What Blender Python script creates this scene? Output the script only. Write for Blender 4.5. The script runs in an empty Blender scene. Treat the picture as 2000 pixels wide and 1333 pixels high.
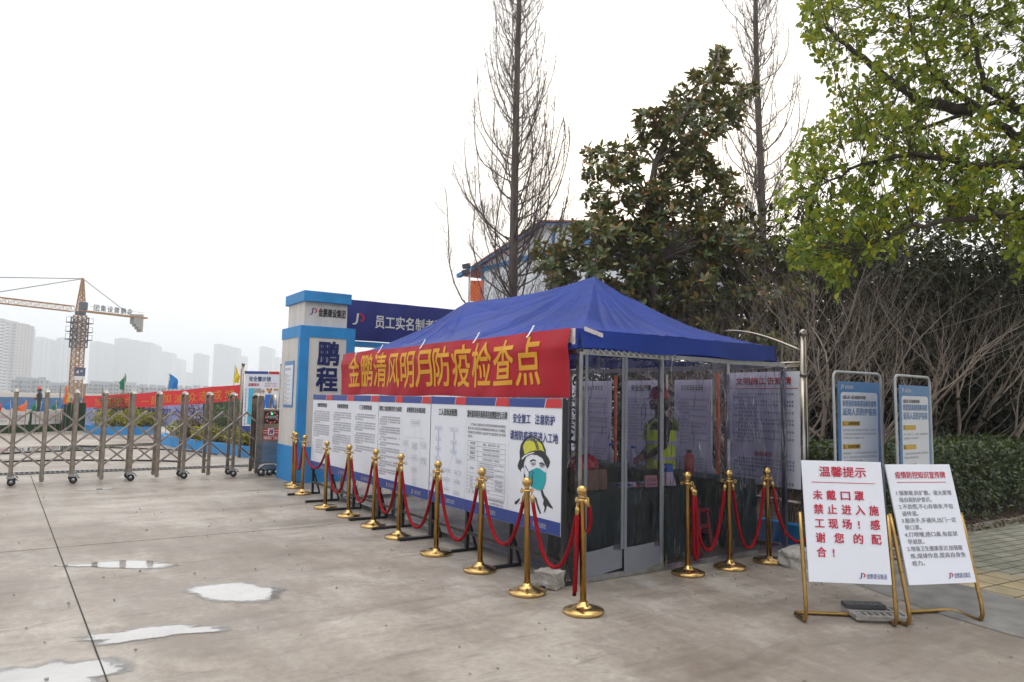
import bpy, bmesh, math, random
import numpy as np
from mathutils import Vector, Matrix
rad = math.radians
sc = bpy.context.scene
COL = sc.collection

# ---------------------------------------------------------------- camera
# world axes: X runs along the gate and the tent's short side, Y along its long side, Z up; metres
CAM = np.array([-4.116, -5.033, 1.62])
cF = np.array([0.5552, 0.8278, 0.08045]); cF /= np.linalg.norm(cF)
cR = np.array([0.82947, -0.5582, 0.01948]); cR -= cF * (cR @ cF); cR /= np.linalg.norm(cR)
cU = np.cross(cR, cF)
cd = bpy.data.cameras.new('camera'); cam = bpy.data.objects.new('camera', cd); COL.objects.link(cam)
cam.matrix_world = Matrix(((cR[0], cU[0], -cF[0], CAM[0]), (cR[1], cU[1], -cF[1], CAM[1]), (cR[2], cU[2], -cF[2], CAM[2]), (0, 0, 0, 1)))
cd.sensor_width = 36; cd.lens = 25.2; cd.clip_start = .05; cd.clip_end = 6000
sc.camera = cam
# ---------------------------------------------------------------- sky, sun, exposure
SUN_EL, SUN_DIR = rad(17.5), np.array([0.6786, 0.6608])
w = bpy.data.worlds.new('World'); sc.world = w; w.use_nodes = True
N, L = w.node_tree.nodes, w.node_tree.links
for n in list(N): N.remove(n)
sky = N.new('ShaderNodeTexSky'); sky.sky_type = 'NISHITA'; sky.sun_disc = False
sky.sun_elevation = SUN_EL; sky.sun_rotation = math.atan2(SUN_DIR[0], SUN_DIR[1])
sky.air_density = 1.0; sky.dust_density = 6.0; sky.ozone_density = 1.0
b1 = N.new('ShaderNodeBackground'); b1.inputs[1].default_value = .012; L.new(sky.outputs[0], b1.inputs[0])
tc = N.new('ShaderNodeTexCoord'); nz = N.new('ShaderNodeTexNoise'); nz.inputs['Scale'].default_value = 1.6; nz.inputs['Detail'].default_value = 4
L.new(tc.outputs['Generated'], nz.inputs['Vector'])
cr = N.new('ShaderNodeValToRGB'); cr.color_ramp.elements[0].color = (.89, .895, .905, 1); cr.color_ramp.elements[1].color = (1, .995, .985, 1)
cr.color_ramp.elements[0].position = .3; cr.color_ramp.elements[1].position = .75
L.new(nz.outputs[0], cr.inputs[0])
sz = N.new('ShaderNodeSeparateXYZ'); L.new(tc.outputs['Generated'], sz.inputs[0])
zr = N.new('ShaderNodeValToRGB'); zr.color_ramp.interpolation = 'LINEAR'                 # an overcast sky is about three times brighter overhead than low down
for p_, v_ in ((.0, .2875), (.5, .332), (.7, .56), (1., 1.)):
    e_ = zr.color_ramp.elements[0] if p_ == 0 else zr.color_ramp.elements[-1] if p_ == 1 else zr.color_ramp.elements.new(p_)
    e_.position = p_; e_.color = (v_, v_, v_, 1)
mr_ = N.new('ShaderNodeMapRange'); mr_.inputs[1].default_value = .5; mr_.inputs[2].default_value = 1.; L.new(sz.outputs[2], mr_.inputs[0]); L.new(mr_.outputs[0], zr.inputs[0])
mz = N.new('ShaderNodeMix'); mz.data_type = 'RGBA'; mz.blend_type = 'MULTIPLY'; mz.inputs[0].default_value = 1
L.new(cr.outputs[0], mz.inputs[6]); L.new(zr.outputs[0], mz.inputs[7])
b2 = N.new('ShaderNodeBackground'); b2.inputs[1].default_value = 3.2; L.new(mz.outputs[2], b2.inputs[0])
ad = N.new('ShaderNodeAddShader'); L.new(b1.outputs[0], ad.inputs[0]); L.new(b2.outputs[0], ad.inputs[1])
wo = N.new('ShaderNodeOutputWorld'); L.new(ad.outputs[0], wo.inputs[0])
sl = bpy.data.lights.new('sun', 'SUN'); sl.energy = 1.1; sl.angle = rad(14); sl.color = (1, .93, .82)
so = bpy.data.objects.new('sun', sl); COL.objects.link(so)
sd = Vector((SUN_DIR[0] * math.cos(SUN_EL), SUN_DIR[1] * math.cos(SUN_EL), math.sin(SUN_EL)))
so.rotation_euler = sd.to_track_quat('Z', 'Y').to_euler(); so.location = (20, 20, 30)
vs = sc.view_settings; vs.view_transform = 'Standard'; vs.look = 'None'; vs.exposure = .34; vs.gamma = 1; vs.use_curve_mapping = False
cy = sc.cycles; cy.max_bounces = 10; cy.diffuse_bounces = 3; cy.glossy_bounces = 3; cy.transmission_bounces = 6; cy.transparent_max_bounces = 16
cy.volume_bounces = 4; cy.use_denoising = True; cy.caustics_reflective = False; cy.caustics_refractive = False; cy.sample_clamp_indirect = 4

# ---------------------------------------------------------------- helpers
def ray(px, py): return cF + cR * ((px - 1000) / 1400) - cU * ((py - 666.5) / 1400)
def S(px, py, d):
    "site point seen at a photo position, at horizontal depth d along the view"
    q = ray(px, py); h = math.hypot(cF[0], cF[1]); t = d / ((q[0] * cF[0] + q[1] * cF[1]) / h)
    return CAM + q * t
def onX(px, py, X): q = ray(px, py); return CAM + q * ((X - CAM[0]) / q[0])
def onY(px, py, Y): q = ray(px, py); return CAM + q * ((Y - CAM[1]) / q[1])
def onZ(px, py, Z=0.): q = ray(px, py); return CAM + q * ((Z - CAM[2]) / q[2])

def tag(o, label=None, cat=None, group=None, kind=None):
    if label: o['label'] = label
    if cat: o['category'] = cat
    if group: o['group'] = group
    if kind: o['kind'] = kind
    return o
def thing(name, label, cat, loc=(0, 0, 0), rotz=0., group=None):
    o = bpy.data.objects.new(name, None); COL.objects.link(o); o.empty_display_size = .2
    o.location = loc; o.rotation_euler = (0, 0, rotz)
    return tag(o, label, cat, group)
def pmat(o):
    if o is None: return Matrix.Identity(4)
    m = Matrix.Translation(o.location) @ o.rotation_euler.to_matrix().to_4x4()
    return pmat(o.parent) @ m
def dup(root, loc, rotz=None, label=None, group=None, scale=None):
    r = root.copy(); COL.objects.link(r); r.location = loc
    if rotz is not None: r.rotation_euler = (0, 0, rotz)
    if scale is not None: r.scale = (scale,) * 3 if not hasattr(scale, '__len__') else scale
    if label: r['label'] = label
    if group: r['group'] = group
    for ch in list(root.children):
        c = ch.copy(); COL.objects.link(c); c.parent = r
        for g in list(ch.children):
            e = g.copy(); COL.objects.link(e); e.parent = c
    return r

class MB:
    "collects vertices and faces of one mesh"
    def __init__(s): s.v = []; s.f = []; s.m = []; s.sm = []
    def add(s, v, f, mi=0, smooth=False):
        o = len(s.v); s.v.extend([tuple(map(float, p)) for p in v]); s.f.extend([tuple(i + o for i in q) for q in f])
        s.m.extend([mi] * len(f)); s.sm.extend([smooth] * len(f)); return s
    def box(s, x0, x1, y0, y1, z0, z1, mi=0):
        v = [(x, y, z) for z in (z0, z1) for y in (y0, y1) for x in (x0, x1)]
        return s.add(v, [(0, 2, 3, 1), (4, 5, 7, 6), (0, 1, 5, 4), (2, 6, 7, 3), (0, 4, 6, 2), (1, 3, 7, 5)], mi)
    def obox(s, c, ax, ay, az, mi=0):
        "box from centre and three half-axis vectors"
        c, ax, ay, az = map(np.array, (c, ax, ay, az))
        v = [c + i * ax + j * ay + k * az for k in (-1, 1) for j in (-1, 1) for i in (-1, 1)]
        return s.add(v, [(0, 2, 3, 1), (4, 5, 7, 6), (0, 1, 5, 4), (2, 6, 7, 3), (0, 4, 6, 2), (1, 3, 7, 5)], mi)
    def bar(s, a, b, w, h, up=(0, 0, 1), mi=0):
        a, b, up = np.array(a, float), np.array(b, float), np.array(up, float)
        d = b - a; l = np.linalg.norm(d); d /= l; x = np.cross(d, up); x /= np.linalg.norm(x); y = np.cross(x, d)
        return s.obox((a + b) / 2, d * l / 2, x * w / 2, y * h / 2, mi)
    def tube(s, pts, r, n=6, mi=0, cap=True, smooth=True):
        P = np.array(pts, float); k = len(P); rr = np.full(k, r, float) if np.isscalar(r) else np.array(r, float)
        T = np.gradient(P, axis=0); T /= np.linalg.norm(T, axis=1)[:, None] + 1e-12
        u = np.cross(T[0], (0, 0, 1.)); 
        if np.linalg.norm(u) < .05: u = np.cross(T[0], (1., 0, 0))
        u /= np.linalg.norm(u); vs_ = []
        a = np.arange(n) * 2 * math.pi / n
        for i in range(k):
            u = u - T[i] * (u @ T[i]); u /= np.linalg.norm(u) + 1e-12; w_ = np.cross(T[i], u)
            vs_.append(P[i] + rr[i] * (np.cos(a)[:, None] * u + np.sin(a)[:, None] * w_))
        v = np.concatenate(vs_); f = [(i * n + j, i * n + (j + 1) % n, (i + 1) * n + (j + 1) % n, (i + 1) * n + j) for i in range(k - 1) for j in range(n)]
        if cap: f += [tuple(range(n))[::-1], tuple((k - 1) * n + j for j in range(n))]
        return s.add(v, f, mi, smooth)
    def lathe(s, prof, n=24, c=(0, 0, 0), mi=0, smooth=True):
        v = []; f = []; k = len(prof)
        for r, z in prof:
            for j in range(n):
                a = 2 * math.pi * j / n; v.append((c[0] + r * math.cos(a), c[1] + r * math.sin(a), c[2] + z))
        f = [(i * n + j, i * n + (j + 1) % n, (i + 1) * n + (j + 1) % n, (i + 1) * n + j) for i in range(k - 1) for j in range(n)]
        f += [tuple(range(n))[::-1], tuple((k - 1) * n + j for j in range(n))]
        return s.add(v, f, mi, smooth)
    def grid(s, P, mi=0, smooth=True, closed=False):
        "P: rows x cols x 3"
        P = np.array(P, float); a, b = P.shape[:2]
        f = [(i * b + j, i * b + j + 1, (i + 1) * b + j + 1, (i + 1) * b + j) for i in range(a - 1) for j in range(b - 1)]
        if closed: f += [(i * b + b - 1, i * b, (i + 1) * b, (i + 1) * b + b - 1) for i in range(a - 1)]
        return s.add(P.reshape(-1, 3), f, mi, smooth)
    def prism(s, pts, z0, z1, mi=0):
        n = len(pts); v = [(p[0], p[1], z0) for p in pts] + [(p[0], p[1], z1) for p in pts]
        return s.add(v, [tuple(range(n))[::-1], tuple(range(n, 2 * n))] + [(i, (i + 1) % n, n + (i + 1) % n, n + i) for i in range(n)], mi)
    def build(s, name, mats, parent=None, world=False, bevel=0, seg=1):
        me = bpy.data.meshes.new(name); v = s.v
        if world and parent is not None:
            im = pmat(parent).inverted(); v = [tuple(im @ Vector(p)) for p in v]
        me.from_pydata(v, [], s.f); me.polygons.foreach_set('material_index', s.m); me.polygons.foreach_set('use_smooth', s.sm)
        for m in (mats if isinstance(mats, (list, tuple)) else [mats]): me.materials.append(m)
        bm = bmesh.new(); bm.from_mesh(me)
        if bevel: bmesh.ops.bevel(bm, geom=bm.edges[:], offset=bevel, segments=seg, affect='EDGES', clamp_overlap=True)
        bm.to_mesh(me); bm.free(); me.update()
        o = bpy.data.objects.new(name, me); COL.objects.link(o)
        if parent is not None: o.parent = parent
        return o
def structure(name, mb, mats): return tag(mb.build(name, mats), kind='structure')

# ---------------------------------------------------------------- materials
def newmat(name):
    m = bpy.data.materials.new(name); m.use_nodes = True; nt = m.node_tree
    for n in list(nt.nodes): nt.nodes.remove(n)
    o = nt.nodes.new('ShaderNodeOutputMaterial'); return m, nt.nodes, nt.links, o
def noise(N, L, scale, detail=5, vec=None, stretch=None, rough=.55, coord='Object'):
    t = N.new('ShaderNodeTexCoord'); n = N.new('ShaderNodeTexNoise'); n.inputs['Scale'].default_value = scale; n.inputs['Detail'].default_value = detail
    n.inputs['Roughness'].default_value = rough
    if stretch is not None:
        mp = N.new('ShaderNodeMapping'); mp.inputs['Scale'].default_value = stretch; L.new(t.outputs[coord], mp.inputs[0]); L.new(mp.outputs[0], n.inputs['Vector'])
    else: L.new(t.outputs[coord], n.inputs['Vector'])
    return n
def ramp(N, L, src, stops):
    r = N.new('ShaderNodeValToRGB'); e = r.color_ramp.elements
    while len(e) < len(stops): e.new(.5)
    for i, (p, c) in enumerate(stops): e[i].position = p; e[i].color = (c[0], c[1], c[2], 1) if hasattr(c, '__len__') else (c, c, c, 1)
    L.new(src, r.inputs[0]); return r
def mix(N, L, fac, a, b, mode='MIX'):
    m = N.new('ShaderNodeMix'); m.data_type = 'RGBA'; m.blend_type = mode
    for i, x in ((0, fac), (6, a), (7, b)):
        if hasattr(x, 'links'): L.new(x, m.inputs[i])
        elif i == 0: m.inputs[0].default_value = x
        else: m.inputs[i].default_value = (x[0], x[1], x[2], 1)
    return m.outputs[2]
def pm(name, col, rough=.6, metal=0., var=.12, scale=5., bump=0., bscale=80., spec=.5, trans=0., dirt=0., stretch=None, sheen=0., rvar=.12, coat=0.):
    m, N, L, o = newmat(name); p = N.new('ShaderNodeBsdfPrincipled')
    n = noise(N, L, scale, 6, stretch=stretch)
    lo = [c * (1 - var) for c in col]; hi = [min(1, c * (1 + var)) for c in col]
    r = ramp(N, L, n.outputs[0], [(.3, lo), (.7, hi)]); cs = r.outputs[0]
    if dirt:
        n2 = noise(N, L, scale * .45, 8, rough=.7); r2 = ramp(N, L, n2.outputs[0], [(.5, 0), (.72, dirt)])
        cs = mix(N, L, r2.outputs[0], cs, (.16, .14, .115))
    L.new(cs, p.inputs['Base Color'])
    mr = N.new('ShaderNodeMapRange'); mr.inputs[3].default_value = max(.02, rough - rvar); mr.inputs[4].default_value = min(1, rough + rvar)
    L.new(n.outputs[0], mr.inputs[0]); L.new(mr.outputs[0], p.inputs['Roughness'])
    p.inputs['Metallic'].default_value = metal; p.inputs['Specular IOR Level'].default_value = spec
    if sheen: p.inputs['Sheen Weight'].default_value = sheen; p.inputs['Sheen Roughness'].default_value = .4; p.inputs['Sheen Tint'].default_value = (*[.25 + .75 * q / max(col) for q in col], 1)
    if coat: p.inputs['Coat Weight'].default_value = coat; p.inputs['Coat Roughness'].default_value = .1
    if bump:
        nb = noise(N, L, bscale, 3); bp = N.new('ShaderNodeBump'); bp.inputs['Strength'].default_value = bump; bp.inputs['Distance'].default_value = .01
        L.new(nb.outputs[0], bp.inputs['Height']); L.new(bp.outputs[0], p.inputs['Normal'])
    if trans:
        t = N.new('ShaderNodeBsdfTranslucent'); L.new(cs, t.inputs[0]); mx = N.new('ShaderNodeMixShader'); mx.inputs[0].default_value = trans
        L.new(p.outputs[0], mx.inputs[1]); L.new(t.outputs[0], mx.inputs[2]); L.new(mx.outputs[0], o.inputs[0])
    else: L.new(p.outputs[0], o.inputs[0])
    return m
def leafmat(name, stops, under=None, rough=.45, trans=.3, spec=.5):
    m, N, L, o = newmat(name); p = N.new('ShaderNodeBsdfPrincipled'); g = N.new('ShaderNodeNewGeometry')
    r = ramp(N, L, g.outputs['Random Per Island'], stops); cs = r.outputs[0]
    if under: cs = mix(N, L, g.outputs['Backfacing'], cs, under)
    L.new(cs, p.inputs['Base Color']); p.inputs['Roughness'].default_value = rough; p.inputs['Specular IOR Level'].default_value = spec
    t = N.new('ShaderNodeBsdfTranslucent'); tcx = mix(N, L, .6, cs, (.22, .24, .02)); L.new(tcx, t.inputs[0]); mx = N.new('ShaderNodeMixShader'); mx.inputs[0].default_value = trans
    L.new(p.outputs[0], mx.inputs[1]); L.new(t.outputs[0], mx.inputs[2]); L.new(mx.outputs[0], o.inputs[0]); return m
def emit(name, col, s):
    m, N, L, o = newmat(name); e = N.new('ShaderNodeEmission'); e.inputs[0].default_value = (*col, 1); e.inputs[1].default_value = s; L.new(e.outputs[0], o.inputs[0]); return m
def plastic(name, tint, refl=1.0, bump=.5, bscale=2.2, haze=.06):
    m, N, L, o = newmat(name)
    t = N.new('ShaderNodeBsdfTransparent'); t.inputs[0].default_value = (*tint, 1)
    gl = N.new('ShaderNodeBsdfGlossy'); gl.inputs['Roughness'].default_value = .10
    n = noise(N, L, bscale, 3, stretch=(1, 1, .55), rough=.5); n2 = noise(N, L, bscale * 2.2, 3, stretch=(1.6, 1.6, .30)); rd_ = ramp(N, L, n2.outputs[0], [(.44, 0), (.495, 1), (.505, 1), (.56, 0)])
    mxn = N.new('ShaderNodeMath'); mxn.operation = 'MULTIPLY_ADD'; mxn.inputs[1].default_value = .28; L.new(rd_.outputs[0], mxn.inputs[0]); L.new(n.outputs[0], mxn.inputs[2])
    bp = N.new('ShaderNodeBump'); bp.inputs['Strength'].default_value = bump; bp.inputs['Distance'].default_value = .12
    L.new(mxn.outputs[0], bp.inputs['Height']); L.new(bp.outputs[0], gl.inputs['Normal'])
    fr = N.new('ShaderNodeFresnel'); fr.inputs[0].default_value = 1.42; L.new(bp.outputs[0], fr.inputs[1])
    mu = N.new('ShaderNodeMath'); mu.operation = 'MULTIPLY'; mu.inputs[1].default_value = refl; mu.use_clamp = True; L.new(fr.outputs[0], mu.inputs[0])
    df = N.new('ShaderNodeBsdfDiffuse'); df.inputs[0].default_value = (.62, .56, .72, 1)
    m0 = N.new('ShaderNodeMixShader'); m0.inputs[0].default_value = haze; L.new(t.outputs[0], m0.inputs[1]); L.new(df.outputs[0], m0.inputs[2])
    mx = N.new('ShaderNodeMixShader'); L.new(mu.outputs[0], mx.inputs[0]); L.new(m0.outputs[0], mx.inputs[1]); L.new(gl.outputs[0], mx.inputs[2])
    L.new(mx.outputs[0], o.inputs[0]); return m

def concrete_mat():
    m, N, L, o = newmat('yard_concrete'); p = N.new('ShaderNodeBsdfPrincipled')
    a = noise(N, L, .55, 9, rough=.62); r1 = ramp(N, L, a.outputs[0], [(.34, (.25, .211, .174)), (.49, (.345, .302, .257)), (.63, (.44, .40, .352))])
    b = noise(N, L, 1.1, 8, stretch=(.35, 1.5, 1), rough=.66); r2 = ramp(N, L, b.outputs[0], [(.46, 0), (.72, .8)])
    c1 = mix(N, L, r2.outputs[0], r1.outputs[0], (.165, .13, .10))
    c = noise(N, L, 1.7, 7, stretch=(1.6, .3, 1), rough=.65); r3 = ramp(N, L, c.outputs[0], [(.52, 0), (.7, .6)])
    c2 = mix(N, L, r3.outputs[0], c1, (.39, .37, .345))
    f = noise(N, L, 14, 10, rough=.75); r4 = ramp(N, L, f.outputs[0], [(.33, (.74, .72, .70)), (.62, (1.10, 1.10, 1.10))])
    c3 = mix(N, L, .8, c2, r4.outputs[0], 'MULTIPLY')
    sp = noise(N, L, 70, 3); r5 = ramp(N, L, sp.outputs[0], [(.68, 0), (.78, .35)]); c4 = mix(N, L, r5.outputs[0], c3, (.08, .065, .05))
    q1 = noise(N, L, .38, 10, stretch=(1., .55, 1), rough=.72); r7 = ramp(N, L, q1.outputs[0], [(.48, 0), (.56, .6), (.61, .25), (.66, .75)]); c4 = mix(N, L, r7.outputs[0], c4, (.165, .130, .102))
    q2 = noise(N, L, 3.2, 9, stretch=(.5, 2.2, 1), rough=.7); r8 = ramp(N, L, q2.outputs[0], [(.54, 0), (.68, .6)]); c4 = mix(N, L, r8.outputs[0], c4, (.135, .11, .09))
    # fine cracks and tyre scuffs
    vo = N.new('ShaderNodeTexVoronoi'); vo.feature = 'DISTANCE_TO_EDGE'; vo.inputs['Scale'].default_value = .32
    tcv = N.new('ShaderNodeTexCoord'); wn = noise(N, L, 1.5, 5); va = N.new('ShaderNodeVectorMath'); va.operation = 'MULTIPLY_ADD'; va.inputs[1].default_value = (.5, .5, .5)
    L.new(wn.outputs['Color'], va.inputs[0]); L.new(tcv.outputs['Object'], va.inputs[2]); L.new(va.outputs[0], vo.inputs['Vector'])
    r6 = ramp(N, L, vo.outputs['Distance'], [(.0, .14), (.003, 0)]); c5 = mix(N, L, r6.outputs[0], c4, (.1, .08, .065))
    L.new(c5, p.inputs['Base Color'])
    rr = ramp(N, L, b.outputs[0], [(.35, .62), (.6, .38), (.75, .28)]); L.new(rr.outputs[0], p.inputs['Roughness'])
    bp = N.new('ShaderNodeBump'); bp.inputs['Strength'].default_value = .12; bp.inputs['Distance'].default_value = .01; L.new(f.outputs[0], bp.inputs['Height']); L.new(bp.outputs[0], p.inputs['Normal'])
    L.new(p.outputs[0], o.inputs[0]); return m
def brick_mat():
    m, N, L, o = newmat('paving_brick'); p = N.new('ShaderNodeBsdfPrincipled'); t = N.new('ShaderNodeTexCoord')
    mp = N.new('ShaderNodeMapping'); mp.inputs['Rotation'].default_value = (0, 0, rad(4)); L.new(t.outputs['Object'], mp.inputs[0])
    b = N.new('ShaderNodeTexBrick'); b.inputs['Scale'].default_value = 1; b.inputs['Brick Width'].default_value = .30; b.inputs['Row Height'].default_value = .15
    b.inputs['Mortar Size'].default_value = .009; b.inputs['Mortar Smooth'].default_value = .3; b.inputs['Bias'].default_value = 0
    b.inputs['Color1'].default_value = (.36, .335, .285, 1); b.inputs['Color2'].default_value = (.25, .25, .21, 1); b.inputs['Mortar'].default_value = (.05, .052, .035, 1)
    L.new(mp.outputs[0], b.inputs['Vector'])
    b2 = N.new('ShaderNodeTexBrick'); b2.inputs['Scale'].default_value = 1; b2.inputs['Brick Width'].default_value = .30; b2.inputs['Row Height'].default_value = .30; b2.offset = 0
    b2.inputs['Mortar Size'].default_value = .009; b2.inputs['Color1'].default_value = (.50, .39, .24, 1); b2.inputs['Color2'].default_value = (.42, .34, .23, 1); b2.inputs['Mortar'].default_value = (.06, .05, .03, 1)
    L.new(mp.outputs[0], b2.inputs['Vector'])
    sx = N.new('ShaderNodeSeparateXYZ'); L.new(t.outputs['Object'], sx.inputs[0])
    # yellow guiding band running along the kerb
    lt = N.new('ShaderNodeMath'); lt.operation = 'COMPARE'; lt.inputs[1].default_value = 3.22; lt.inputs[2].default_value = .50; L.new(sx.outputs[0], lt.inputs[0])
    l2 = N.new('ShaderNodeMath'); l2.operation = 'LESS_THAN'; l2.inputs[1].default_value = -1.62; L.new(sx.outputs[1], l2.inputs[0])
    mm = N.new('ShaderNodeMath'); mm.operation = 'MULTIPLY'; L.new(lt.outputs[0], mm.inputs[0]); L.new(l2.outputs[0], mm.inputs[1])
    c = mix(N, L, mm.outputs[0], b.outputs[0], b2.outputs[0])
    n = noise(N, L, 2.5, 8, rough=.7); r = ramp(N, L, n.outputs[0], [(.35, (.6, .62, .52)), (.65, (1.1, 1.08, 1.02))]); c = mix(N, L, .9, c, r.outputs[0], 'MULTIPLY')
    L.new(c, p.inputs['Base Color']); p.inputs['Roughness'].default_value = .75
    bp = N.new('ShaderNodeBump'); bp.inputs['Strength'].default_value = .5; bp.inputs['Distance'].default_value = .008; bp.invert = True; L.new(b.outputs['Fac'], bp.inputs['Height']); L.new(bp.outputs[0], p.inputs['Normal'])
    L.new(p.outputs[0], o.inputs[0]); return m

M = dict(
    concrete=concrete_mat(), brick=brick_mat(),
    earth=pm('earth', (.20, .165, .13), .9, var=.35, scale=.3, dirt=.3), soil=pm('soil', (.075, .052, .036), .95, var=.4, scale=6, bump=.8, bscale=30),
    asphalt=pm('asphalt', (.20, .19, .178), .75, var=.25, scale=5, bump=.4, bscale=160), seam=pm('seam_tar', (.022, .02, .018), .8),
    steel=pm('gate_steel', (.30, .26, .22), .34, 1., var=.25, scale=9, rvar=.12), chrome=pm('polished_steel', (.38, .335, .285), .24, 1., var=.12, scale=4),
    galv=pm('galvanised_tube', (.36, .36, .365), .42, .85, var=.18, scale=14, dirt=.25), black=pm('black_paint', (.012, .012, .013), .35, var=.3, scale=9),
    rubber=pm('rubber', (.02, .02, .02), .8), gold=pm('brass', (.56, .37, .14), .19, 1., var=.16, scale=12, rvar=.06), bronze=pm('gold_tube', (.40, .25, .09), .3, 1., var=.2, scale=16, rvar=.1),
    velvet=pm('red_velvet', (.24, .003, .008), .85, var=.2, scale=30, spec=.2, sheen=.0, bump=.35, bscale=220),
    canopy=pm('blue_oxford_cloth', (.020, .052, .31), .48, var=.2, scale=1.2, trans=.24, bump=.4, bscale=6, spec=.22, sheen=.03, dirt=.12),
    redcloth=pm('red_banner_cloth', (.43, .006, .020), .5, var=.1, scale=2, trans=.1, bump=.12, bscale=7, spec=.3), redfar=pm('red_cloth', (.66, .022, .03), .6, trans=.2, var=.08),
    yellow=pm('yellow_print', (.66, .31, .006), .6, var=.05), tape=pm('clear_tape', (.62, .55, .56), .2, var=.3, scale=25), white=pm('white_paint', (.72, .72, .71), .55, var=.05),
    board=pm('white_board', (.75, .77, .85), .38, var=.025, scale=1.5), boardblue=pm('board_blue', (.022, .055, .27), .38, var=.06), boardred=pm('board_red', (.56, .018, .03), .38, var=.06),
    ink=pm('black_ink', (.025, .025, .03), .5), inkgrey=pm('grey_ink', (.17, .17, .19), .5), inkblue=pm('blue_ink', (.02, .04, .20), .5), inkred=pm('red_ink', (.52, .012, .05), .5), line=pm('pale_line', (.42, .45, .50), .5), lineblue=pm('blue_line', (.25, .42, .62), .5),
    teal=pm('teal_print', (.012, .36, .40), .45), lime=pm('yellow_green_print', (.60, .58, .06), .45, var=.15, scale=30),
    pblue=pm('pillar_blue', (.018, .25, .60), .55, var=.14, scale=3, dirt=.25), pwhite=pm('pillar_render', (.64, .61, .585), .7, var=.09, scale=2.2, dirt=.32, stretch=(2.2, 2.2, .45)),
    navy=pm('navy_letter', (.010, .018, .11), .4), signblue=pm('sign_cloth_blue', (.020, .030, .20), .5, var=.15, scale=1.5, bump=.1, bscale=5),
    grate=pm('iron_grate', (.10, .10, .105), .6, .4), void=pm('dark_channel', (.012, .012, .012), .9),
    led=emit('led_red', (1, .03, .05), 3.0), ledg=emit('led_green', (.05, .9, .3), 1.6), ledw=emit('led_text', (.55, .6, .58), .45), screen=pm('screen_black', (.01, .01, .012), .25),
    plate=pm('brushed_plate', (.33, .34, .37), .35, .9, var=.15, scale=3, stretch=(1, 1, 8)), redplate=pm('red_plate', (.42, .03, .025), .45),
    cloth=pm('green_table_cloth', (.004, .034, .028), .8, var=.2, scale=3, bump=.2, bscale=12), turf=pm('green_turf_cloth', (.012, .05, .018), .9, var=.3, scale=20, bump=.4, bscale=120),
    grey=pm('grey_fabric', (.16, .17, .20), .7, var=.1), clear=plastic('clear_vinyl', (.89, .82, .97), 1.15, .6, 1.7, .003), clearf=plastic('clear_vinyl_low', (.74, .73, .76), 1.1, .9, 3.0, .02),
    water=None, stone=pm('broken_concrete', (.33, .30, .265), .9, var=.3, scale=9, bump=1., bscale=28), orange=pm('orange_cloth', (.75, .16, .05), .7, trans=.25), flagblue=pm('flag_blue', (.02, .20, .55), .7, trans=.25), flaggreen=pm('flag_green', (.01, .20, .10), .7, trans=.25), flagyellow=pm('flag_yellow', (.75, .58, .03), .7, trans=.25), flagred=pm('flag_red', (.62, .03, .03), .7, trans=.25),
    wood=pm('weathered_wood', (.22, .15, .09), .85, var=.3, scale=8, stretch=(4, 4, .5)), bark=pm('bark', (.13, .105, .09), .9, var=.35, scale=7, stretch=(3, 3, .6), bump=.8, bscale=40), twig=pm('grey_twig', (.30, .245, .205), .85, var=.3, scale=9), darktwig=pm('dark_twig', (.13, .10, .09), .85, var=.3), camtrunk=pm('camphor_bark', (.055, .044, .032), .9, var=.35, scale=9, bump=.7, bscale=35),
    wallw=pm('prefab_wall', (.76, .79, .83), .55, var=.04, scale=1), trimblue=pm('trim_blue', (.03, .20, .46), .5), roofred=pm('roof_red', (.46, .15, .13), .6), 
    crane=pm('crane_yellow', (.40, .18, .02), .55, var=.15), cranegrey=pm('crane_grey', (.045, .05, .06), .6), cweight=pm('counterweight', (.36, .35, .34), .8), cabin=pm('cabin', (.05, .06, .075), .4),
    tower=pm('tower_wall', (.30, .31, .33), .8, var=.08, scale=.05), towerb=pm('tower_wall_tan', (.33, .29, .25), .8, var=.08, scale=.05), towerwin=pm('tower_window', (.03, .04, .055), .3), towerlight=pm('tower_balcony', (.58, .58, .58), .7),
    mirror=pm('safety_mirror', (.35, .36, .38), .05, 1., var=.2, scale=2), skin=pm('skin', (.42, .23, .16), .55, var=.06, scale=30), jacket=pm('dark_jacket', (.03, .03, .033), .8, var=.25, scale=12, bump=.3, bscale=25), trousers=pm('dark_trousers', (.035, .034, .035), .85, var=.25), hair=pm('black_hair', (.012, .01, .009), .6), vest=pm('hi_vis_yellow', (.68, .98, .04), .6, var=.05, trans=.08), reflect=pm('reflective_tape', (.52, .53, .52), .4, .2), helmet=pm('red_helmet', (.50, .02, .02), .25, var=.05, coat=.5),
    redplastic=pm('red_plastic', (.52, .02, .02), .35), pinkcard=pm('pink_card', (.68, .32, .36), .6), megablue=pm('megaphone_blue', (.02, .16, .55), .35), pwhitepl=pm('white_plastic', (.75, .75, .76), .35), posterblue=pm('poster_blue', (.09, .235, .50), .4, var=.06), postergold=pm('poster_gold', (.62, .40, .06), .5),
    tubegrey=pm('pale_grey_tube', (.48, .50, .52), .35, .3, var=.1), cable=pm('black_cable', (.015, .015, .016), .6), mauve=pm('pale_banner_print', (.34, .40, .72), .55, var=.3, scale=.9), hoard=pm('hoarding_blue', (.06, .16, .34), .6, var=.2, scale=.3), paperp=pm('pale_poster', (.68, .66, .64), .6, var=.12, scale=1.2),
    dirtwhite=pm('old_concrete_block', (.40, .38, .35), .85, var=.15, scale=8, dirt=.4), pinkglow=pm('red_lining', (.35, .03, .05), .7))
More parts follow.
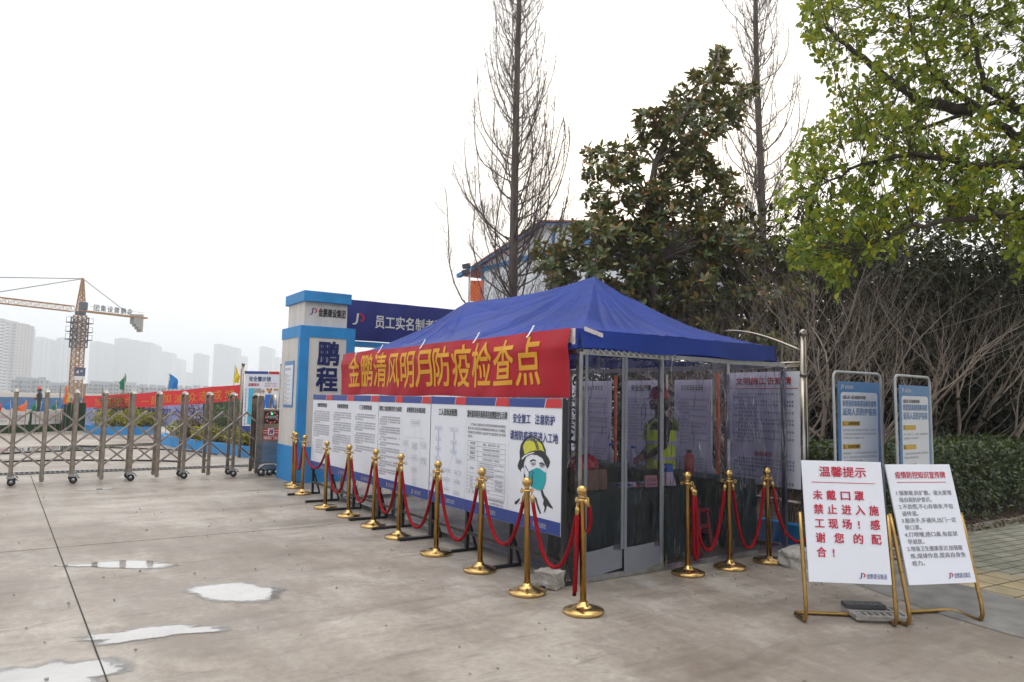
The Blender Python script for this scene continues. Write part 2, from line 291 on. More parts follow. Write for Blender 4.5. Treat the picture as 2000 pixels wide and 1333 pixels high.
def water_mat():
    m, N, L, o = newmat('puddle_water'); p = N.new('ShaderNodeBsdfPrincipled')
    n = noise(N, L, 3, 6); r = ramp(N, L, n.outputs[0], [(.3, (.30, .285, .27)), (.7, (.40, .385, .37))]); L.new(r.outputs[0], p.inputs['Base Color'])  # pale base colour paints in part of the bright sky reflection
    p.inputs['Roughness'].default_value = .06; p.inputs['Specular IOR Level'].default_value = 1.; p.inputs['Coat Weight'].default_value = .8; p.inputs['Coat Roughness'].default_value = .04; p.inputs['Coat IOR'].default_value = 1.7
    at = N.new('ShaderNodeAttribute'); at.attribute_name = 'depth'; n2 = noise(N, L, 16, 9, rough=.75); ma = N.new('ShaderNodeMath'); ma.operation = 'ADD'; L.new(at.outputs['Fac'], ma.inputs[0]); L.new(n2.outputs[0], ma.inputs[1])
    rc = ramp(N, L, ma.outputs[0], [(.78, (.10, .085, .07)), (1.0, (1, 1, 1))]); L.new(mix(N, L, 1., r.outputs[0], rc.outputs[0], 'MULTIPLY'), p.inputs['Base Color']); r2 = ramp(N, L, ma.outputs[0], [(.50, 0), (1.05, 1)]); t = N.new('ShaderNodeBsdfTransparent'); mx = N.new('ShaderNodeMixShader'); L.new(r2.outputs[0], mx.inputs[0]); L.new(t.outputs[0], mx.inputs[1]); L.new(p.outputs[0], mx.inputs[2]); L.new(mx.outputs[0], o.inputs[0]); return m
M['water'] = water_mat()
M['leafcam'] = leafmat('camphor_leaf', [(0, (.06, .12, .02)), (.3, (.15, .24, .03)), (.65, (.27, .35, .035)), (.88, (.44, .47, .035)), (1, (.52, .44, .03))], None, .28, .45)
M['leafmag'] = leafmat('magnolia_leaf', [(0, (.045, .07, .028)), (.45, (.11, .15, .048)), (.74, (.20, .225, .062)), (.86, (.28, .16, .05)), (1, (.40, .20, .06))], (.13, .105, .042), .24, .22, .65)
M['leafhedge'] = leafmat('hedge_leaf', [(0, (.02, .042, .014)), (.6, (.045, .08, .022)), (1, (.10, .13, .035))], None, .4, .2)
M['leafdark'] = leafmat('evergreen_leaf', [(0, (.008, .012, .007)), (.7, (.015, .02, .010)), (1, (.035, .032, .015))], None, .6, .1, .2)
M['leaflime'] = leafmat('yellow_green_leaf', [(0, (.12, .16, .02)), (.5, (.32, .31, .025)), (1, (.60, .48, .03))], None, .5, .3)
M['leafred'] = leafmat('red_brown_leaf', [(0, (.05, .02, .018)), (.6, (.11, .045, .035)), (1, (.16, .09, .05))], None, .5, .2)
M['litter'] = leafmat('dead_leaf', [(0, (.05, .028, .016)), (.6, (.13, .075, .04)), (1, (.24, .16, .08))], None, .8, .05)

# ---------------------------------------------------------------- lettering
_gl = {}
def glyphs(s, bold=0., res=2):
    k = (s, bold, res)
    if k not in _gl:
        cu = bpy.data.curves.new('glyph', 'FONT'); cu.body = s; cu.size = 1; cu.resolution_u = res
        o = bpy.data.objects.new('glyph', cu); COL.objects.link(o)
        me = bpy.data.meshes.new_from_object(o.evaluated_get(bpy.context.evaluated_depsgraph_get()))
        v = np.array([q.co[:2] for q in me.vertices]); f = [tuple(q.vertices) for q in me.polygons]
        bpy.data.objects.remove(o); bpy.data.curves.remove(cu); bpy.data.meshes.remove(me); _gl[k] = (v, f)
    return _gl[k]
class Print:
    "flat print on a face: local x right, y up, z out of the face"
    def __init__(s, mat4): s.T = mat4; s.mb = MB(); s.mats = []
    def mi(s, m):
        if m not in s.mats: s.mats.append(m)
        return s.mats.index(m)
    def put(s, v2, f, m, z): s.mb.add([tuple(s.T @ Vector((p[0], p[1], z))) for p in v2], f, s.mi(m))
    def poly(s, pts, m, z=.002): s.put(pts, [tuple(range(len(pts)))], m, z)
    def rect(s, x0, y0, x1, y1, m, z=.002): s.poly([(x0, y0), (x1, y0), (x1, y1), (x0, y1)], m, z)
    def frame(s, x0, y0, x1, y1, t, m, z=.004):
        s.rect(x0, y0, x1, y0 + t, m, z); s.rect(x0, y1 - t, x1, y1, m, z); s.rect(x0, y0 + t, x0 + t, y1 - t, m, z); s.rect(x1 - t, y0 + t, x1, y1 - t, m, z)
    def text(s, t, x, y, h, m, w=None, bold=.012, z=.004, align='L', res=2):
        "baseline box: left x, bottom y, glyph height h; w stretches the line to a width"
        v, f = glyphs(t, 0, res)
        if len(v) == 0: return
        x0, x1 = v[:, 0].min(), v[:, 0].max(); sy = h / .9; W = w if w else (x1 - x0) * sy; sx = W / (x1 - x0)
        ox = x if align == 'L' else x - W / 2 if align == 'C' else x - W
        e = bold * .9
        for i, (ex, ey) in enumerate(((0, 0),) if e < .005 else ((-e, -e), (e, -e), (e, e), (-e, e)) if e > .009 else ((-e, 0), (e, 0))):
            s.put([(ox + (a - x0 + ex) * sx, y + (b + .08 + ey) * sy) for a, b in v], f, m, z + i * .0003)
    def column(s, t, x, ytop, h, m, bold=.02, z=.004, gap=1.15):
        for i, c in enumerate(t): s.text(c, x, ytop - h - i * h * gap, h, m, w=h * .95, bold=bold, z=z)
    def blur(s, x, y, w, h, n, m, rng, z=.004, gaps=.06):
        "one line of print too small to read: n character cells of strokes"
        c = w / n
        for i in range(n):
            if rng.random() < gaps: continue
            a = x + i * c; k = c * .82
            for q in range(3):
                yy = y + h * (.08 + .36 * q); l0 = rng.random() * .3 * k; s.rect(a + l0, yy, a + k - rng.random() * .25 * k, yy + h * .13, m, z)
            xx = a + k * rng.uniform(.2, .7); s.rect(xx, y, xx + k * .16, y + h * .95, m, z + .0004)
    def para(s, x, ytop, w, h, lead, lines, cells, m, rng, indent=2, last=.5, z=.004):
        for i in range(lines):
            xi = x + (w / cells * indent if i == 0 else 0); wi = w - (xi - x); wi *= last if i == lines - 1 else 1
            s.blur(xi, ytop - h - i * lead, wi, h, max(2, int(cells * wi / w)), m, rng, z)
    def logo(s, x, y, h, mb_=None, mr=None, z=.004):
        "emblem: slanted blue J stroke with a red D-shaped bowl"
        b = mb_ or M['inkblue']; r = mr or M['inkred']
        P = lambda q: [(x + a * h, y + c * h) for a, c in q]
        s.poly(P([(0, 0), (.34, 0), (.40, .12), (.12, .12)]), b, z); s.poly(P([(.34, 0), (.52, .2), (.62, 1), (.44, 1), (.36, .3), (.28, .12)]), b, z + .0005)
        a = np.linspace(-1.35, 1.5, 9); ou = [(.74 + .42 * math.cos(t), .62 + .38 * math.sin(t)) for t in a]; inn = [(.74 + .22 * math.cos(t), .62 + .19 * math.sin(t)) for t in a]
        for i in range(8): s.poly(P([inn[i], ou[i], ou[i + 1], inn[i + 1]]), r, z)
        s.poly(P([(.68, .80), (.76, 1), (.66, 1), (.64, .8)]), r, z)
    def brand(s, x, y, h, m, w, mb_=None, mr=None, z=.004):
        s.logo(x, y, h, mb_, mr, z); s.text('金鹏建设集团', x + h * 1.35, y + .05 * h, h * .85, m, w=w - h * 1.35, bold=.004, z=z)
    def build(s, name, parent): return s.mb.build(name, s.mats, parent, world=True)
def faceX(X, Y, Z): return Matrix(((0, 0, -1, X), (-1, 0, 0, Y), (0, 1, 0, Z), (0, 0, 0, 1)))      # face looking to -X
def faceY(X, Y, Z): return Matrix(((1, 0, 0, X), (0, 0, -1, Y), (0, 1, 0, Z), (0, 0, 0, 1)))       # face looking to -Y
def faceV(o, right, up):
    r = Vector(right).normalized(); u = Vector(up); u = (u - r * u.dot(r)).normalized(); n = r.cross(u)
    return Matrix(((r.x, u.x, n.x, o[0]), (r.y, u.y, n.y, o[1]), (r.z, u.z, n.z, o[2]), (0, 0, 0, 1)))

# ================================================================ THE SETTING
g = MB(); g.grid([[(x, y, -.03) for x in np.linspace(-3000, 3000, 15)] for y in np.linspace(-3000, 3000, 15)], smooth=False); structure('ground', g, M['earth'])
g = MB(); g.box(-70, 3.3, -45, 33, -.6, 0); structure('concrete_yard', g, M['concrete'])
g = MB()
for x in (-3.99, -10.4): g.prism([(x + .338 - .0045, -.34), (x + .338 + .0045, -.34), (x + .0045, 11.6), (x - .0045, 11.6)], .003, .0045); g.prism([(x + .44 - .0045, -4.), (x + .44 + .0045, -4.), (x + .338 + .0045, -.34), (x + .338 - .0045, -.34)], .003, .0045)
structure('expansion_joint', g, M['seam'])
g = MB(); g.box(-40, -.85, 3.81, 3.816, .003, .0045); structure('hairline_joint', g, pm('hairline', (.13, .115, .10), .8))
# low asphalt ramp between the yard and the raised brick pavement
g = MB(); P = []
for t in np.linspace(0, 1, 26):
    y = -.72 - t * 12; xo = 2.36 - .30 * (y + .83) * -.62 if y > -3 else 1.95 + (y + 3) * .02
    xo = 2.36 + (y + .83) * .33 if y > -2.4 else 1.84 + (y + 2.4) * .02
    xi = 3.08 + (y + .9) * .233 if y > -2.36 else 2.74 + (y + 2.36) * .032
    P.append([(xo, y, .004), (xo + .12, y, .022), (xi - .04, y, .05), (xi + .1, y, .046)])
g.grid(P); structure('asphalt_ramp', g, M['asphalt'])
g = MB(); g.prism([(3.10, -.62), (3.08, -.9), (2.74, -2.36), (2.40, -13), (40, -13), (40, -.42), (3.25, -.42)], -.5, .048); structure('brick_pavement', g, M['brick'])
g = MB(); n = 40; rng = np.random.default_rng(4)
P = [[(x, y, .03 + .09 * min(1, max(0, (y + .42) * 1.5)) + rng.normal() * .018) for y in np.concatenate([[-.42], np.linspace(-.36, 26, 34)])] for x in np.concatenate([[3.34], np.linspace(3.4, 40, 45)])]
g.grid(P); structure('planting_bed', g, M['soil'])
# puddles: thin sheets of water with ragged outlines
def puddle(name, c, a, b, ang, seed, ragged=.16):
    r_ = np.random.default_rng(seed); k = 72; th = np.arange(k) * 2 * math.pi / k; w_ = np.ones(k)
    for q in range(2, 15): w_ += r_.normal() * ragged / q * np.cos(q * th + r_.random() * 6.28)
    ca, sa = math.cos(ang), math.sin(ang); pts = [(c[0] + (a * w_[i] * math.cos(th[i])) * ca - b * w_[i] * math.sin(th[i]) * sa, c[1] + a * w_[i] * math.cos(th[i]) * sa + b * w_[i] * math.sin(th[i]) * ca) for i in range(k)]
    m = MB(); ring = lambda f: [(c[0] + (p[0] - c[0]) * f, c[1] + (p[1] - c[1]) * f, .0042) for p in pts]
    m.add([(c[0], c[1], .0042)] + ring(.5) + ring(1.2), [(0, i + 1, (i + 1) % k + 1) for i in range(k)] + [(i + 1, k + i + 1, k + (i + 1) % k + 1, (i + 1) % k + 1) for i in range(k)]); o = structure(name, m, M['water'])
    at = o.data.attributes.new('depth', 'FLOAT', 'POINT')
    for i in range(1 + 2 * k): at.data[i].value = 1. if i <= k else 0.
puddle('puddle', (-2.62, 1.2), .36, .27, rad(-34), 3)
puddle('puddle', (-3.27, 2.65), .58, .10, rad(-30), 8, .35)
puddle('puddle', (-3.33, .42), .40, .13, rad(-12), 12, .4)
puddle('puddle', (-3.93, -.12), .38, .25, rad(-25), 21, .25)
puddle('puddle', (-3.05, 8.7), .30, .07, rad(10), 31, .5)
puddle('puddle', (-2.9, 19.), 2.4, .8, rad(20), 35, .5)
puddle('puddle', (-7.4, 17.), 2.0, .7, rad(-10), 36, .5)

# ================================================================ GATE, PILLAR, DRAIN
def arch_post(X, wheel):
    "one sliding frame of the gate: front and rear post joined by an arched cap"
    m = MB(); y0, y1 = 9.72, 10.16; h = .030
    z0 = .14 if wheel else .05
    for y in (y0, y1): m.box(X - h, X + h, y - h * .8, y + h * .8, z0, 1.56)
    o = m.build('gate_post', M['steel'], gate, world=True, bevel=.006)
    c = MB(); a = np.linspace(0, math.pi, 9); c.tube([(X, (y0 + y1) / 2 - (y1 - y0) / 2 * math.cos(t), 1.55 + .06 * math.sin(t)) for t in a], .034, 8); c.build('arch_cap', M['chrome'], o, world=True)
    if wheel:
        for y in (y0, y1):
            wb = MB(); wb.box(X - .05, X + .05, y - .03, y + .03, .12, .16); wb.tube([(X - .02, y - .02, .13), (X + .06, y - .02, .15), (X + .11, y - .02, .09)], .012, 6); wb.build('wheel_fork', M['galv'], o, world=True)
            wh = MB()
            for r, hw in ((.062, .02), (.034, .024)): wh.tube([(X + .02, y - hw, .064), (X + .02, y + hw, .064)], r, 18)
            wh.build('wheel', [M['rubber']], o, world=True)
            hb = MB(); hb.tube([(X + .02, y - .027, .064), (X + .02, y + .027, .064)], .03, 14); hb.build('wheel_hub', M['galv'], o, world=True)
    else:
        f = MB()
        for y in (y0, y1): f.box(X - .04, X + .04, y - .02, y + .02, .085, .11)
        f.build('foot_bolt', M['galv'], o, world=True)
gate = thing('sliding_gate', 'folding stainless steel gate with criss-cross bars and motor housing across the yard entrance', 'gate', (-2.5, 9.94, 0))
PX = [-.28 - .445 * k for k in range(14)]
for k, X in enumerate(PX): arch_post(X, k % 2 == 1)
for k in range(-1, 13):
    xm = PX[0] - .445 * k - .2225
    for s_ in (1, -1):
        xe = xm + s_ * 1.09
        if xe > -.24: xe = -.24
        if xm > -.2 or xe < PX[-1]: continue
        ze = 1.25 - .855 * abs(xe - xm); m = MB(); m.bar((xm - s_ * .012, 9.765 + .012 * s_, 1.26), (xe, 9.765 + .012 * s_, ze), .028, .074, (0, 1, 0))
        m.build('lattice_bar', M['steel'], gate, world=True)
for X in (-.225,):                                            # the closed-up frames next to the housing
    m = MB()
    for y in (9.70, 10.14): m.box(X - .034, X + .034, y - .026, y + .026, .1, 1.56)
    a = np.linspace(0, math.pi, 9); m.tube([(X, 9.92 - .22 * math.cos(t), 1.55 + .06 * math.sin(t)) for t in a], .034, 8)
    m.build('gate_post', M['steel'], gate, world=True)
m = MB(); m.box(-.19, .14, 9.70, 10.16, .22, 1.33); hs = m.build('motor_housing', M['steel'], gate, world=True, bevel=.012)
m = MB(); m.box(-.24, .16, 9.64, 10.2, .1, .22); m.tube([(-.26, 9.63, .14), (-.16, 9.63, .22), (.04, 9.63, .22), (.16, 9.63, .16)], .03, 6); m.build('skirt', M['galv'], hs, world=True, bevel=.01)
for X in (-.20, -.03, .10):
    m = MB(); m.tube([(X, 9.61, .075), (X, 9.66, .075)], .07, 18); wv = m.build('wheel', M['rubber'], hs, world=True)
    m = MB(); m.tube([(X, 9.602, .075), (X, 9.66, .075)], .036, 14); m.build('wheel_hub', M['galv'], hs, world=True)
m = MB(); a = np.linspace(0, math.pi, 9); m.tube([(.06, 9.93 - .2 * math.cos(t), 1.33 + .28 * math.sin(t)) for t in a], .024, 8); m.build('handle', M['chrome'], hs, world=True)
m = MB(); m.box(-.17, .12, 9.682, 9.70, 1.03, 1.28); m.build('display_panel', M['screen'], hs, world=True)
p = Print(faceY(-.175, 9.682, 1.03))
for k in range(9):
    t = k * 2 * math.pi / 9 + .35; cx_, cy_ = .15 + .115 * math.cos(t), .125 + .105 * math.sin(t); p.poly([(cx_ + .008 * math.cos(q), cy_ + .008 * math.sin(q)) for q in np.arange(8) * .785], M['led'])
q = np.linspace(0, 6.2832, 33); 
for i in range(32): p.poly([(.15 + .113 * math.cos(q[i]), .125 + .104 * math.sin(q[i])), (.15 + .116 * math.cos(q[i]), .125 + .107 * math.sin(q[i])), (.15 + .116 * math.cos(q[i + 1]), .125 + .107 * math.sin(q[i + 1])), (.15 + .113 * math.cos(q[i + 1]), .125 + .104 * math.sin(q[i + 1]))], M['ledw'])
p.rect(.13, .18, .17, .215, M['ledg']); p.text('欢迎光临', .15, .105, .055, M['ledw'], w=.19, align='C'); p.build('display_lettering', hs)
p = Print(faceY(-.185, 9.698, .70)); p.rect(.0, .10, .32, .24, M['redplate']); p.rect(0, 0, .32, .09, M['redplate'])
p.rect(.10, .105, .22, .235, M['white'], .004); p.poly([(.115, .12), (.14, .12), (.165, .22), (.135, .22)], M['inkblue'], .006); p.poly([(.165, .12), (.195, .12), (.21, .22), (.185, .22)], M['inkblue'], .006); p.poly([(.14, .22), (.165, .22), (.19, .12), (.165, .12)], M['inkred'], .0065)
p.text('博昊门业', .16, .012, .065, M['white'], w=.29, align='C'); p.rect(.01, .19, .09, .2, M['white'], .004); p.rect(.23, .19, .31, .2, M['white'], .004); p.rect(.01, .14, .09, .15, M['white'], .004); p.rect(.23, .14, .31, .15, M['white'], .004)
p.build('maker_plate', hs)
p = Print(faceY(-.185, 9.698, .26)); p.rect(0, 0, .32, .4, M['plate'], .003); p.build('lower_plate', hs)

pil = thing('gate_pillar', 'white and blue gate pillar with big navy characters, beside the sliding gate', 'gate pillar', (.54, 8.75, 0))
x0, x1, y0, y1 = .016, 1.06, 8.17, 9.33
m = MB(); m.box(x0, x1, y0, y1, 0, 2.9); m.build('pillar_shaft', M['pwhite'], pil, world=True, bevel=.008)
m = MB(); m.box(x0 - .004, x1 + .004, y0 - .004, y1 + .004, 0, .66); m.build('painted_base', M['pblue'], pil, world=True)
m = MB(); e = .012
m.box(x0 - e, x1 + e, y0 - e, y1 + e, 2.70, 2.912); m.box(x0 - e, x0 + .16, y0 - e, y0 + .1, .66, 2.70); m.box(x1 - .16, x1 + e, y0 - e, y0 + .1, .66, 2.70)
m.build('painted_border', M['pblue'], pil, world=True)
m = MB(); m.box(.09, .93, 8.25, 9.25, 2.9, 3.39); m.build('neck', M['pwhite'], pil, world=True, bevel=.006)
m = MB(); m.box(.045, .975, 8.16, 9.34, 3.375, 3.575); m.build('cap', M['pblue'], pil, world=True, bevel=.006)
p = Print(faceY(x0, y0 - .002, 0)); p.text('鹏', .34, 2.19, .43, M['navy'], w=.40, bold=.035); p.text('程', .33, 1.70, .43, M['navy'], w=.40, bold=.035); p.build('pillar_lettering', pil)
p = Print(faceY(.09, 8.248, 2.9)); p.logo(.09, .23, .13); p.text('金鹏建设集团', .27, .21, .15, M['ink'], w=.53, bold=.03); p.build('company_lettering', pil)
tag((m := MB()).box(.004, .0155, 8.47, 9.06, 1.38, 2.26).build('notice_sheet', M['posterblue'], bevel=0), 'blue and white notice sheet stuck on the left face of the gate pillar', 'notice')
ns = bpy.data.objects['notice_sheet']; rg = random.Random(3)
p = Print(faceX(.003, 9.06, 1.38)); p.rect(.04, .05, .55, .80, M['board']); p.blur(.08, .70, .36, .05, 8, M['inkblue'], rg)
for i in range(7): p.rect(.08, .62 - i * .085, .2, .64 - i * .085, M['postergold'], .004); p.para(.08, .61 - i * .085, .42, .014, .022, 2, 26, M['inkgrey'], rg, 0, .7)
p.build('notice_print', ns)

m = MB(); m.box(-12, .55, 11.62, 11.98, .002, .004); dg = tag(m.build('drain_channel', M['void']), 'long slotted iron drain grate set in the concrete behind the sliding gate', 'drain grate')
m = MB()
for i in range(150): m.box(-12 + i * .084, -12 + i * .084 + .034, 11.64, 11.96, .005, .012)
m.box(-12, .55, 11.60, 11.64, .004, .014); m.box(-12, .55, 11.96, 12.0, .004, .014); m.build('grate_slats', M['grate'], dg)

# staff entrance sign behind the pillar: long blue cloth on a beam with two legs
es = thing('entrance_sign', 'long navy sign with white characters raised over the staff entrance behind the pillar', 'entrance sign', (3.6, 9.3, 0))
m = MB(); m.grid([[(1.15 + u_ * 5.1, 9.16 + .012 * math.sin(u_ * 40) - .02 * math.sin(w_ * 3), 2.78 + w_ * .84) for u_ in np.linspace(0, 1, 60)] for w_ in np.linspace(0, 1, 8)]); m.build('sign_cloth', M['signblue'], es, world=True)
m = MB(); m.box(1.15, 6.25, 9.2, 9.5, 2.80, 3.60); m.box(1.15, 6.25, 9.18, 9.5, 2.66, 2.76); m.build('beam', M['pblue'], es, world=True)
for X in (1.3, 6.1): m = MB(); m.box(X - .1, X + .1, 9.22, 9.45, 0, 2.66); m.build('leg', M['pblue'], es, world=True)
p = Print(faceY(1.15, 9.132, 2.78)); p.logo(.22, .32, .24, M['white'], M['inkred'], .006); p.text('员工实名制考勤通道', .74, .28, .27, M['white'], w=2.1, bold=.015, z=.006); p.build('sign_lettering', es)

# ================================================================ TENT
def hipz(x, y):
    "height of the canopy cloth over the tent plan: hips sag between two peaks"
    X0, X1, Y0, Y1 = -.02, 2.80, -.02, 5.86; xm = 1.40
    d = min((x - X0) / (xm - X0), (X1 - x) / (X1 - xm), (y - Y0) / (1.46 - Y0), (Y1 - y) / (Y1 - 4.5)); d = max(0, min(1, d))
    z = 2.265 + .83 * (.28 * d + .72 * d ** 1.8)
    if 1.46 < y < 4.5: z -= .05 * d * math.sin(math.pi * (y - 1.46) / 3.04)
    for py in (1.46, 4.5):                                           # creases that run out of the peaks
        r_ = math.hypot(x - xm, y - py); a_ = math.atan2(y - py, x - xm); z += .026 * math.sin(a_ * 13 + 2 * math.sin(a_ * 5)) * min(1, r_ * 1.2) * math.exp(-r_ * .7) - .034 * max(0, math.sin(a_ * 29 + 4 * math.sin(a_ * 7 + py))) ** 4 * min(1, r_ * 1.5) * math.exp(-r_ * .5)
    for k_ in (.35, 1.05, 1.75, 2.45): z += .007 * math.exp(-((x - k_) / .035) ** 2)
    for k_ in (.75, 2.2, 2.98, 3.76, 5.2): z += .007 * math.exp(-((y - k_) / .035) ** 2)
    return z + .009 * math.sin(9 * x + 4 * y + 2 * math.sin(3 * y)) * d * (1 - d) * 3
tent = thing('canopy_tent', 'blue gazebo tent with clear vinyl walls on a grey steel frame, covering the checkpoint', 'tent', (1.4, 2.9, 0))
xs = sorted(set(np.linspace(-.02, 2.80, 130).tolist() + [1.40])); ys = sorted(set(np.linspace(-.02, 5.86, 250).tolist() + [1.46, 4.5]))
m = MB(); m.grid([[(x, y, hipz(x, y)) for x in xs] for y in ys])
def skirt(a, b, z1, z0, n, amp, out):
    a, b = np.array(a), np.array(b); P = []
    for w_ in np.linspace(0, 1, 5):
        row = []
        for t in np.linspace(0, 1, n):
            q = a + (b - a) * t; o_ = amp * (w_ ** .7) * (math.sin(t * 9 + 1.3) + .6 * math.sin(t * 23)) + .025 * w_; row.append((q[0] + out[0] * o_, q[1] + out[1] * o_, z1 + (z0 - z1) * w_ + .012 * w_ * math.sin(t * 14)))
        P.append(row)
    return P
cn = m.build('canopy', M['canopy'], tent, world=True)
m = MB(); m.grid(skirt((-.02, -.02), (2.80, -.02), 2.266, 2.09, 50, .010, (0, -1))); m.grid(skirt((2.8, -.02), (2.8, 5.86), 2.266, 2.09, 60, .010, (1, 0))); m.grid(skirt((-.02, 5.86), (2.8, 5.86), 2.266, 2.09, 50, .010, (0, 1))); m.grid(skirt((-.02, -.02), (-.02, 5.86), 2.266, 2.09, 60, .006, (-1, 0)))
m.build('valance', M['canopy'], tent, world=True)
def post(x, y, z0, z1, t=.022): m = MB(); m.box(x - t, x + t, y - t, y + t, z0, z1); return m
for x, y in ((.02, .02), (.02, 1.95), (.02, 3.9), (.02, 5.82), (3.0, .02), (3.0, 1.95), (3.0, 3.9), (3.0, 5.82), (2.03, .02), (1.05, .02)):
    post(x, y, 0, 2.06).build('frame_post', M['galv'], tent, world=True)
for y in (.02, 5.82):
    m = MB(); m.bar((.042, y, 2.06), (3.0, y, 2.06), .04, .05); m.build('cross_rail', M['galv'], tent, world=True)
    m = MB(); m.bar((.042, y, .03), (2.98, y, .03), .045, .05); m.build('cross_rail', M['galv'], tent, world=True)
for x in (.02, 3.0):
    m = MB(); m.bar((x, .042, 2.06), (x, 5.8, 2.06), .04, .05); m.build('long_rail', M['galv'], tent, world=True)
    m = MB(); m.bar((x, .042, .03), (x, 5.8, .03), .045, .05); m.build('long_rail', M['galv'], tent, world=True)
m = MB(); m.bar((.02, .042, 1.24), (.02, 1.93, 1.24), .025, .025); m.build('long_rail', M['galv'], tent, world=True)
m = MB()
for yy in (1.46, 4.5): 
    m.tube([(1.4, yy, 2.3), (1.4, yy, hipz(1.4, yy) - .02)], .02, 8)
    for c in ((.02, .02 if yy < 3 else 5.82), (3.0, .02 if yy < 3 else 5.82), (.02, 2.95), (2.8, 2.95)): m.tube([(c[0], c[1], 2.08), (1.4, yy, 2.35)], .012, 6)
m.build('roof_truss', M['galv'], tent, world=True)
m = MB(); rg = random.Random(5)
for k in range(15): x = .12 + k * .075; m.tube([(x, -.012, 2.05), (x + .03, -.012, 2.092), (x + .075, -.012, 2.06)], .006, 5)
m.build('lacing', M['white'], tent, world=True)
def sheet(a, b, z0, z1, nx, nz, amp, seed, nrm, folds=0):
    "hanging film: slow billows plus short sharp creases"
    r_ = np.random.default_rng(seed); k = r_.normal(size=(7, 4)); a, b = np.array(a), np.array(b); L_ = np.linalg.norm(b - a)
    T, W_ = np.meshgrid(np.linspace(0, 1, nx), np.linspace(0, 1, nz)); S_ = sum(np.sin(T * (4 + 5 * abs(k[i, 0])) + W_ * 3.5 * k[i, 1] + k[i, 2] * 3) for i in range(7)) / 4 * amp; S_ = S_ * (np.minimum(1, 6 * np.minimum(T, 1 - T)) * .5 + .5)
    X_, Z_ = T * L_, W_ * (z1 - z0)
    for _ in range(folds):
        cx_ = r_.random() * L_; cz_ = (z1 - z0) * (1 - r_.random() ** 1.8 * .95); an = r_.normal() * .7 + (1.2 if r_.random() < .5 else -.9); ln = r_.uniform(.10, .38); dx, dz = X_ - cx_, Z_ - cz_; u = dx * math.cos(an) + dz * math.sin(an); v = -dx * math.sin(an) + dz * math.cos(an) + .25 * u * u * r_.normal() * 3
        S_ = S_ + r_.choice([-1, 1]) * r_.uniform(.008, .022) * np.exp(-(v / .016) ** 2) * np.clip(1 - (u / ln) ** 2, 0, 1)
    P = np.stack([a[0] + (b[0] - a[0]) * T + nrm[0] * S_, a[1] + (b[1] - a[1]) * T + nrm[1] * S_, z0 + Z_ - .03 * np.abs(np.sin(T * 17)) * (W_ == 1)], -1); m = MB(); m.grid(P); return m
sheet((1.075, -.008), (3.03, -.008), .02, 2.05, 190, 190, .030, 3, (0, -1), 34).build('clear_wall', M['clear'], tent, world=True)
sheet((-.012, 5.8), (-.012, .0), .02, 2.06, 300, 110, .022, 4, (-1, 0), 60).build('clear_wall', M['clearf'], tent, world=True)
for a_, b_, sd_ in ((.055, .525, 5), (.535, 1.02, 6)):
    yy = -.012 if sd_ == 5 else -.018
    fl = sheet((a_, yy), (b_, yy), .26 if sd_ == 5 else .24, 2.03, 50, 170, .006, sd_, (0, -1), 8).build('door_flap', M['clear'], tent, world=True)
    m = MB(); m.grid([[(a_ + (b_ - a_) * t, yy - .006 - .01 * math.sin(t * 5), zz + (.04 * t if sd_ == 5 else .02 * t)) for t in np.linspace(0, 1, 8)] for zz in (.045, .15, .27)]); m.build('flap_hem', M['grey'], fl, world=True)
    for xx in (a_ + .012, b_ - .012): m = MB(); m.box(xx - .016, xx + .016, yy - .011, yy - .005, .26, 2.03); m.build('flap_edging', M['grey'], fl, world=True)
# tape at the near corner
m = MB(); m.grid([[(-.045 - .002 * math.sin(i * 2), .01 + t * .17, 2.10 + z_ * .17) for i, t in enumerate(np.linspace(0, 1, 6))] for z_ in np.linspace(0, 1, 4)]); m.grid([[(t * .22, -.06 + .004 * math.sin(i * 3), 2.245 - .05 * t + z_ * .04) for i, t in enumerate(np.linspace(0, 1, 7))] for z_ in (0, 1)]); m.build('tape', M['tape'], tent, world=True)

bn = thing('checkpoint_banner', 'red cloth banner with eleven yellow characters tied along the long eave of the blue tent', 'banner', (-.05, 2.9, 1.62))
BX = lambda y, z: -.066 - .003 * math.sin(y * 14 + z * 17) * math.exp(-abs(math.sin(y * 1.9)) * 3) - .014 * math.sin(y * 2.6 + z * 3) - .006 * math.sin(y * 9 + z * 6) - .02 * (2.28 - z) * math.sin(y * 1.3 + 1) - .02 * math.exp(-((z - 2.12) / .12) ** 2) + .03 * max(0, (z - 2.1) / .175)
m = MB(); m.grid([[(BX(y, z), y, z + .010 * math.sin(y * 3.1) * (1 if z < 2 else .3)) for y in np.linspace(5.72, .06, 260)] for z in np.linspace(1.635, 2.275, 44)]); m.build('banner_cloth', M['redcloth'], bn, world=True)
p = Print(faceX(0, 5.72, 1.635)); txt = '金鹏清风明月防疫检查点'; cells = 4.95 / 11
for i, c in enumerate(txt): p.text(c, .32 + i * .452, .115, .46, M['yellow'], w=.40, bold=.014, z=0)
bm = bmesh.new(); vs_ = [bm.verts.new(v) for v in p.mb.v]
for f in p.mb.f: bm.faces.new([vs_[i] for i in f])
for ax_, lo_, hi_ in ((1, .2, 5.7), (2, 1.70, 2.24)):
    for q in np.arange(lo_, hi_, .03): bmesh.ops.bisect_plane(bm, geom=bm.verts[:] + bm.edges[:] + bm.faces[:], plane_co=(0, q if ax_ == 1 else 0, q if ax_ == 2 else 0), plane_no=(0, 1 if ax_ == 1 else 0, 1 if ax_ == 2 else 0))
bm.verts.index_update(); p.mb.v = [tuple(v.co) for v in bm.verts]; p.mb.f = [tuple(v.index for v in f.verts) for f in bm.faces]; p.mb.m = [0] * len(p.mb.f); p.mb.sm = [True] * len(p.mb.f); bm.free()
